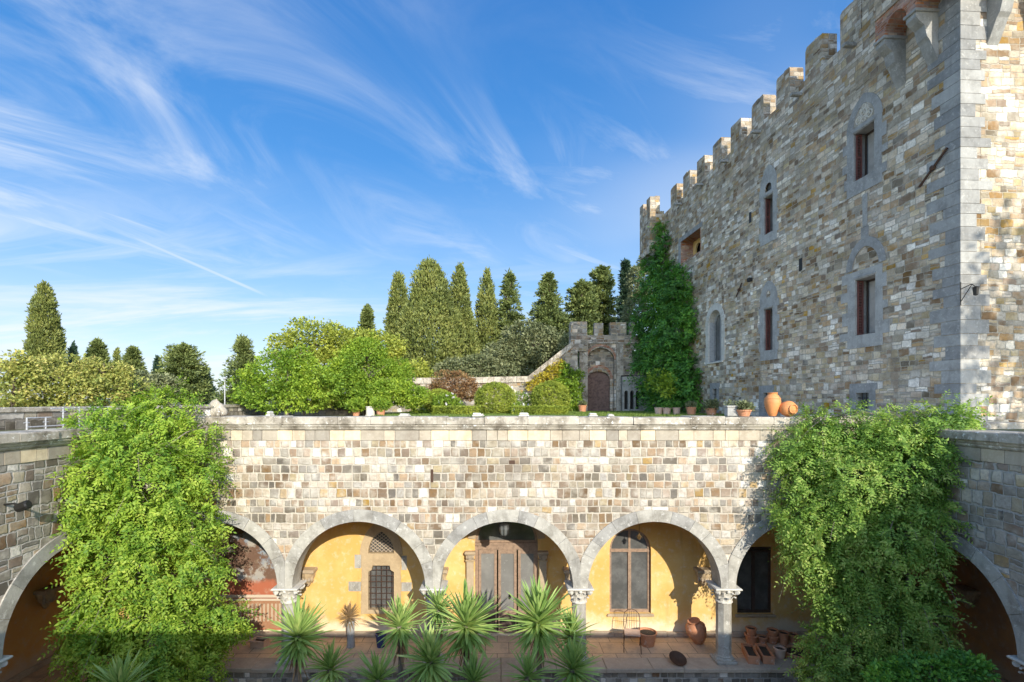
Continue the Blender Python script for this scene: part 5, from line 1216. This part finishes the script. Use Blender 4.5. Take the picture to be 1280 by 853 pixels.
broadleaf('creeper', 'yellow autumn creeper on the climbing garden wall', 'creeper', 35.6, [(680, 473, 9, 6), (691, 466, 8, 8), (667, 482, 9, 5), (700, 457, 4, 6)], 'yellow', .16, 14, 7, .2, base=ZT, r_tr=.05)
broadleaf('creeper', 'bright green vine beside the arched gate', 'creeper', 35.4, [(716, 500, 9, 18), (712, 475, 9, 12), (724, 468, 5, 5), (703, 478, 9, 10), (722, 485, 7, 6), (705, 460, 5, 6)], 'bright', .18, 13, 7, .2, base=ZT, r_tr=.05)
broadleaf('shrub', 'low green shrub at the foot of the rust-brown shrub', 'shrub', 31, [(528, 508, 16, 9), (512, 500, 12, 10)], 'bright', .13, 16, 8, .18, base=ZT, r_tr=.06)
# ------------------------------------------------------------------ trees on and beyond the terrace
g1 = 'broadleaf trees and shrubs at the terrace end'
broadleaf('tree', 'bright green spreading shrub-tree left of the olive-green oak', 'tree', 25, [(350, 470, 34, 24), (318, 488, 26, 18), (375, 495, 28, 18), (335, 500, 24, 13), (372, 452, 18, 14), (400, 480, 22, 20)], 'bright', .16, 11, 9, .26, g1, ZT, mat_tr='paleb', lumpy=.5)
broadleaf('tree', 'airy oak with sky showing through, tallest of the broadleaf trees', 'tree', 33, [(392, 428, 34, 24), (362, 440, 24, 20), (420, 432, 26, 22), (400, 465, 45, 28)], 'oak', .21, 8, 8, .36, g1, 5, lumpy=.35)
broadleaf('tree', 'second oak crown behind the yellow-green dome', 'tree', 36, [(445, 430, 26, 18), (478, 435, 24, 16), (460, 450, 34, 20)], 'oak', .22, 8, 8, .36, g1, 5, lumpy=.35)
broadleaf('tree', 'dense yellow-green dome-shaped tree in the middle of the broadleaf group', 'tree', 28, [(457, 463, 36, 34), (440, 480, 34, 24), (480, 476, 28, 24), (425, 488, 22, 18), (500, 470, 16, 18), (452, 440, 22, 14)], 'bright', .13, 18, 9, .2, g1, ZT, lumpy=.4)
broadleaf('tree', 'low layered green tree arching over the potted plants', 'tree', 27, [(486, 490, 30, 15), (515, 495, 22, 11), (460, 492, 28, 13), (432, 488, 28, 20), (425, 470, 20, 16)], 'bright', .15, 16, 9, .2, g1, ZT, mat_tr='paleb', lumpy=.2)
broadleaf('tree', 'shrub with reddish twigs at the left end of the block wall', 'tree', 26, [(395, 497, 26, 15), (365, 492, 20, 14)], 'oak', .13, 16, 8, .2, g1, ZT, mat_tr='paleb')
g2 = 'autumn trees beyond the left parapet'
broadleaf('autumn_tree', 'pale straw-coloured tree at the far left edge', 'tree', 30, [(12, 485, 34, 26), (-10, 470, 30, 26), (22, 452, 10, 14), (36, 462, 12, 16)], 'autumn', .20, 5, 9, .34, g2, 4, lumpy=.5)
broadleaf('autumn_tree', 'yellowing tree under the tall column cypress on the left', 'tree', 32, [(65, 472, 36, 26), (50, 492, 40, 20), (95, 488, 28, 20)], 'autumn', .21, 5, 9, .34, g2, 4, lumpy=.5)
broadleaf('autumn_tree', 'olive-yellow tree between the column cypress and the left cedar', 'tree', 34, [(120, 474, 28, 22), (140, 488, 34, 18), (150, 466, 12, 12), (112, 458, 12, 10)], 'autumn', .21, 5, 9, .34, g2, 4, lumpy=.5)
broadleaf('autumn_tree', 'grey-green rounded tree under the left cedar', 'tree', 38, [(172, 482, 24, 16), (200, 484, 22, 16), (185, 495, 34, 14)], 'holm', .22, 8, 9, .34, g2, 3.5, lumpy=.3)
cy = cypress
cy(56, 357, 16.5, 475, 52, 'cyp', 'tall dense column cypress standing alone on the far left', q=1.3)
cy(77, 421, 4.5, 478, 75, 'cypd', 'thin near-black cypress just right of the tall lone one', shape='spire')
cy(92, 430, 7, 480, 78, 'cypd', 'short pointed cypress, second right of the lone tall one', shape='spire')
cy(122, 426, 18, 480, 60, 'cedar', 'dark fir rising above the autumn trees on the left', 'fir', 'fir')
cy(146, 437, 5, 480, 82, 'cyp', 'thin pale cypress between the two left firs', shape='spire')
cy(166, 436, 18, 482, 60, 'cedar', 'pointed fir in the middle of the left tree line', 'fir', 'fir')
cy(197, 446, 5, 482, 90, 'cypd', 'tiny dark spire just left of the broad cedar', shape='spire')
cy(229, 432, 28, 504, 48, 'cedar', 'broad flat-tiered cedar left of the open sky gap', 'cedar', 'cedar')
cy(256, 464, 13, 502, 70, 'cypd', 'blue-dark small cedar right behind the broad cedar', 'cedar', 'fir')
cy(304, 423, 30, 506, 38, 'cedar', 'lone dark fir just right of the sky gap', 'fir', 'fir')
cy(459, 384, 14, 440, 46, 'cedar', 'slim fir tip above the oak crowns', 'fir', 'fir')
cy(498, 343, 15, 475, 62, 'cyp', 'slender cypress left of the biggest cypress', shape='col')
cy(537, 328, 38, 482, 50, 'cyp', 'biggest and broadest cypress in the centre group', shape='col', q=1.25)
cy(575, 334, 28, 482, 53, 'cyp', 'pointed cypress leaning against the biggest one', shape='cone', q=1.3)
cy(609, 340, 24, 480, 56, 'cyp', 'narrow cypress left of the fork of sky', shape='cone')
cy(637, 341, 32, 480, 56, 'cedar', 'open conical cypress in the middle of the row', 'fir', 'fir')
cy(686, 343, 42, 470, 58, 'cedar', 'broad conical fir behind the climbing garden wall', 'fir', 'fir')
cy(727, 352, 26, 460, 60, 'cedar', 'left one of the two loose cedars behind the gatehouse', 'cedar', 'cedar')
cy(752, 335, 26, 460, 62, 'cedar', 'right and taller one of the two loose cedars behind the gatehouse', 'cedar', 'cedar')
cy(782, 328, 14, 460, 58, 'cypd', 'near-black pointed conifer between gatehouse and castle', 'fir', 'fir')
g3 = 'grey-green evergreen oaks behind the garden wall'
broadleaf('holm_oak', 'round grey-green oak in front of the conical firs', 'tree', 46, [(665, 430, 34, 26), (700, 440, 18, 22), (640, 450, 34, 26)], 'holm', .24, 7, 9, .38, g3, 5, lumpy=.25)
broadleaf('holm_oak', 'low grey-green oak under the narrow cypresses', 'tree', 44, [(600, 462, 30, 18), (575, 465, 26, 16), (625, 468, 24, 14)], 'holm', .24, 7, 9, .38, g3, 5, lumpy=.25)
broadleaf('holm_oak', 'green underwood behind the garden wall left of the biggest cypress', 'tree', 42, [(515, 468, 26, 14), (495, 475, 22, 14)], 'oak', .24, 7, 9, .38, g3, 5, lumpy=.25)
broadleaf('tree', 'pale silvery tree between the castle creeper and the dark conifer', 'tree', 46, [(800, 355, 13, 24), (795, 388, 14, 22), (806, 330, 7, 10)], 'holm', .2, 10, 9, .3, None, 5)
broadleaf('tree', 'tree standing behind the viewer whose leaves dapple the castle end wall', 'tree', 10, [(CX, 0, 1, 1)], 'ivy', .1, 1, 1, .1) if False else None
dt = thing('tree', 'tall plane tree in the neighbouring yard, shading the castle end wall', 'tree', (19.5, -1.5, -1))
cp, cn = clumps_on([((.6, 0, 15.2), (2.4, 2.6, 2.4)), ((2, 0, 18.2), (2.2, 2.4, 2.4)), ((3, .5, 14.0), (2.4, 1.9, 2.4)), ((4.4, -1, 17), (2.5, 2.5, 3.4))], 2.2, .45, .3, 3, .6)
p, d, nr = clump_leaves(cp, cn, 9, .5); leaves('crown', p, d, nr, .34, .22, M['oak'], dt); trunk(dt, 0, 0, 0, 14, .35, 9, 2.6)
# ------------------------------------------------------------------ railing, lamp post, grass
t = thing('iron_railing', 'white-painted iron railing at the far left in front of the dark parapet', 'railing', (-11.9, 0, ZT))
RM = Matrix.Rotation(R(90), 4, 'Z')
b = MB(); b.tube([(13.6, 0, .56), (15.6, 0, .56)], .016, 5, RM); b.tube([(12.9, 0, .10), (15.6, 0, .10)], .016, 5, RM); b.tube([(12.9, 0, .33), (13.6, 0, .33)], .016, 5, RM); part('rails', b, M['whiteiron'], t)
for k in range(6):
    x = 12.9+.54*k; h = .34 if k < 2 else .60
    b = MB(); b.tube([(x, 0, 0), (x, 0, h)], .018, 5, RM); b.tube([(x-.08, -.0, h-.13), (x+.08, 0, h-.13)], .010, 4, RM); part('post', b, M['whiteiron'], t)
q = P(281, 0, 29); t = thing('lamp_post', 'thin pale lamp post behind the block wall', 'lamp post', (q.x, 29, ZT))
b = MB(); b.lathe([(.06, 0), (.05, .1), (.035, .2), (.03, 2.0)], 8); part('pole', b, M['whiteiron'], t); b = MB(); b.lathe([(.03, 2.0), (.10, 2.03), (.11, 2.08), (.03, 2.14)], 10); part('lamp_head', b, M['whiteiron'], t)
n = 26000; p = np.stack([rng.uniform(-6, 12, n), rng.uniform(24, 36, n), np.full(n, ZT)], 1); d = rdir(n)*.45; d[:, 2] = 1
o = leaves('grass', p, d, rdir(n), .11, .022, M['grass']); o['kind'] = 'stuff'
